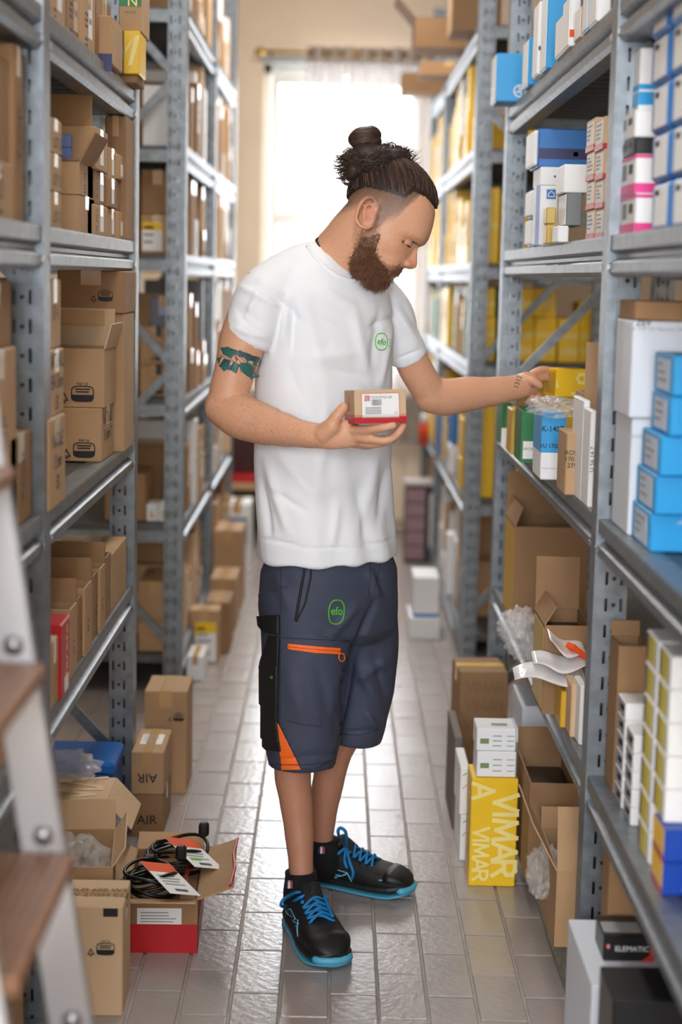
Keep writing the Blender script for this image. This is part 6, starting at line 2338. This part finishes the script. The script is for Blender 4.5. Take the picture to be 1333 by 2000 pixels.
for i, (a, b, t, z0) in enumerate(((944, 976, 366, RB[3]), (980, 1040, 380, RB[3]), (1042, 1100, 376, RB[3]), (1020, 1072, 200, RB[4]), (1073, 1120, 205, RB[4]), (1122, 1175, 198, RB[4]))):
    o = fbox('yellow carton on the %s shelf facing the gap, %s one' % (('fourth', 'fifth')[i // 3], ORD[i % 3]), a, b, t, EY2, .2, z0=z0, mt=YELLOW, name='product_box', tape=None, group='yellow cartons facing the gap')
    block_text(o, D(o), 'f', 'VIM', 0, 0, D(o)[0] * .36)
yl_ = [(YELLOW, 'yellow'), (YELLOW, 'yellow'), (YELLOW, 'deep yellow'), (WHITE, 'white')]
fill(1, 'far right rack', RB, YRB, [[(WHITE, 'white'), (KRAFT, 'brown'), (WHITE, 'white')], [(YELLOW, 'yellow'), (WHITE, 'white'), (YELLOW, 'yellow'), (BLUE2, 'blue')], [(KRAFT, 'brown'), (YELLOW, 'yellow'), (KRAFT3, 'pale brown'), (GREEN, 'green')],
                                     yl_[:3] + [(YELLOW, 'yellow')], yl_ + [(KRAFT3, 'pale brown')], None], 33, .12, .30, 'boxes on the far right rack', SHW)
# cartons jutting out overhead
for lab, a, b, t, Y, dp in (('dark brown carton high against the far right upright', 884, 980, -40, 7.02, .28), ('large brown carton jutting out high over the far right rack', 811, 960, 34, 7.52, .32), ('brown carton below the jutting one, high at right', 822, 935, 120, 8.55, .26),
                            ('lowest brown carton jutting out beside the window', 785, 900, 142, 9.32, .3)):
    o = fbox(lab, a, b, t, Y, dp, z0=RB[5], mt=KRAFT2, group='cartons jutting out overhead', tape='y', open_='large' in lab, flaps=[('l', .12, 48)] if 'large' in lab else ())
# floor along the far right rack
w0 = fbox('flat white carton on the floor by the far right rack', 800, 860, 1208, 7.15, .3, z0=0, mt=WHITE, group='white cartons on the right floor', tape=None)
w1 = fbox('white carton with blue base line on the flat white one', 808, 858, 1128, 7.18, .26, z0=top(w0) + .001, mt=WHITE, group='white cartons on the right floor', tape=None)
MB().box(-D(w1)[0] / 2 - .001, D(w1)[0] / 2 + .001, -D(w1)[1] / 2 - .001, D(w1)[1] / 2, .0, .014).build('blue_line', BLUE2, w1)
cb = empty('drawer_cabinet', (P(808, 1100, 9.1).x + .02, 9.22, 0), label='small dark drawer cabinet on the floor near the window', cat='cabinet')
MB().cbox(-.07, .08, -.1, .1, 0, .42, .003).build('body', mat('dark_cabinet', (46, 40, 42), .5), cb)
for k in range(5):
    MB().cbox(-.068, .035, -.108, -.1, .02 + .078 * k, .09 + .078 * k, .002).build('drawer', mat('mauve_drawer', (150, 120, 128), .5), cb)
MB().cbox(-.075, .085, -.105, .105, .42, .44, .003).build('cabinet_top', mat('pale_top', (200, 190, 188), .5), cb)
sp = empty('spray_can', (P(829, 880, 8.95).x, 9.03, RB[1]), label='orange-red spray can with white cap on the far right rack', cat='can')
MB().tube([(0, 0, 0), (0, 0, .11), (0, 0, .12)], [.026, .026, .018], 16).build('body', mat('red_orange_can', (222, 70, 30), .35), sp, True)
MB().tube([(0, 0, .118), (0, 0, .16), (0, 0, .165)], [.021, .020, .012], 16).build('cap', WHITE, sp, True)

# ------------------------------------------------------------------ step ladder at the left edge
ALU = mat('aluminium', (206, 208, 212), .32, .85, bump=.03, bscale=80)
TREAD = mat('brown_tread', (136, 98, 74), .55, var=.15, vscale=10, stretch=(1, 6, 1))
ld = empty('step_ladder', (-.26, 2.2, 0), label='aluminium step ladder with brown treads at the left edge', cat='ladder')
for y in (.0, -.44):
    MB().bar((0, y, 0), (-.222, y, 1.48), .055, .022, (0, 1, 0)).build('rail', ALU, ld)
    MB().bar((-.25, y, 0), (-.25, y, 1.46), .03, .02, (0, 1, 0)).build('rear_leg', ALU, ld)
    MB().cbox(-.035, .03, y - .018, y + .018, 0, .03, .004).build('rubber_foot', INK, ld)
for k in range(5):
    z = .245 + .256 * k
    x = -.222 * z / 1.48 + .008
    t_ = MB().cbox(x - .105, x + .035, -.425, -.012, z - .022, z, .004).build('tread', TREAD, ld)
    for q in range(9):
        MB().box(x - .10 + .0145 * q, x - .094 + .0145 * q, -.42, -.016, z, z + .0012).build('tread_rib', mat('dark_tread', (104, 74, 56), .6), t_)
    for y in (.0, -.44):
        MB().tube([(x - .008, y - .012, z + .022), (x - .008, y - .018, z + .022)], [.014, .009], 12).build('rivet', BOLT, ld, True)
MB().cbox(-.34, -.20, -.45, .01, 1.46, 1.49, .006).build('top_platform', TREAD, ld)
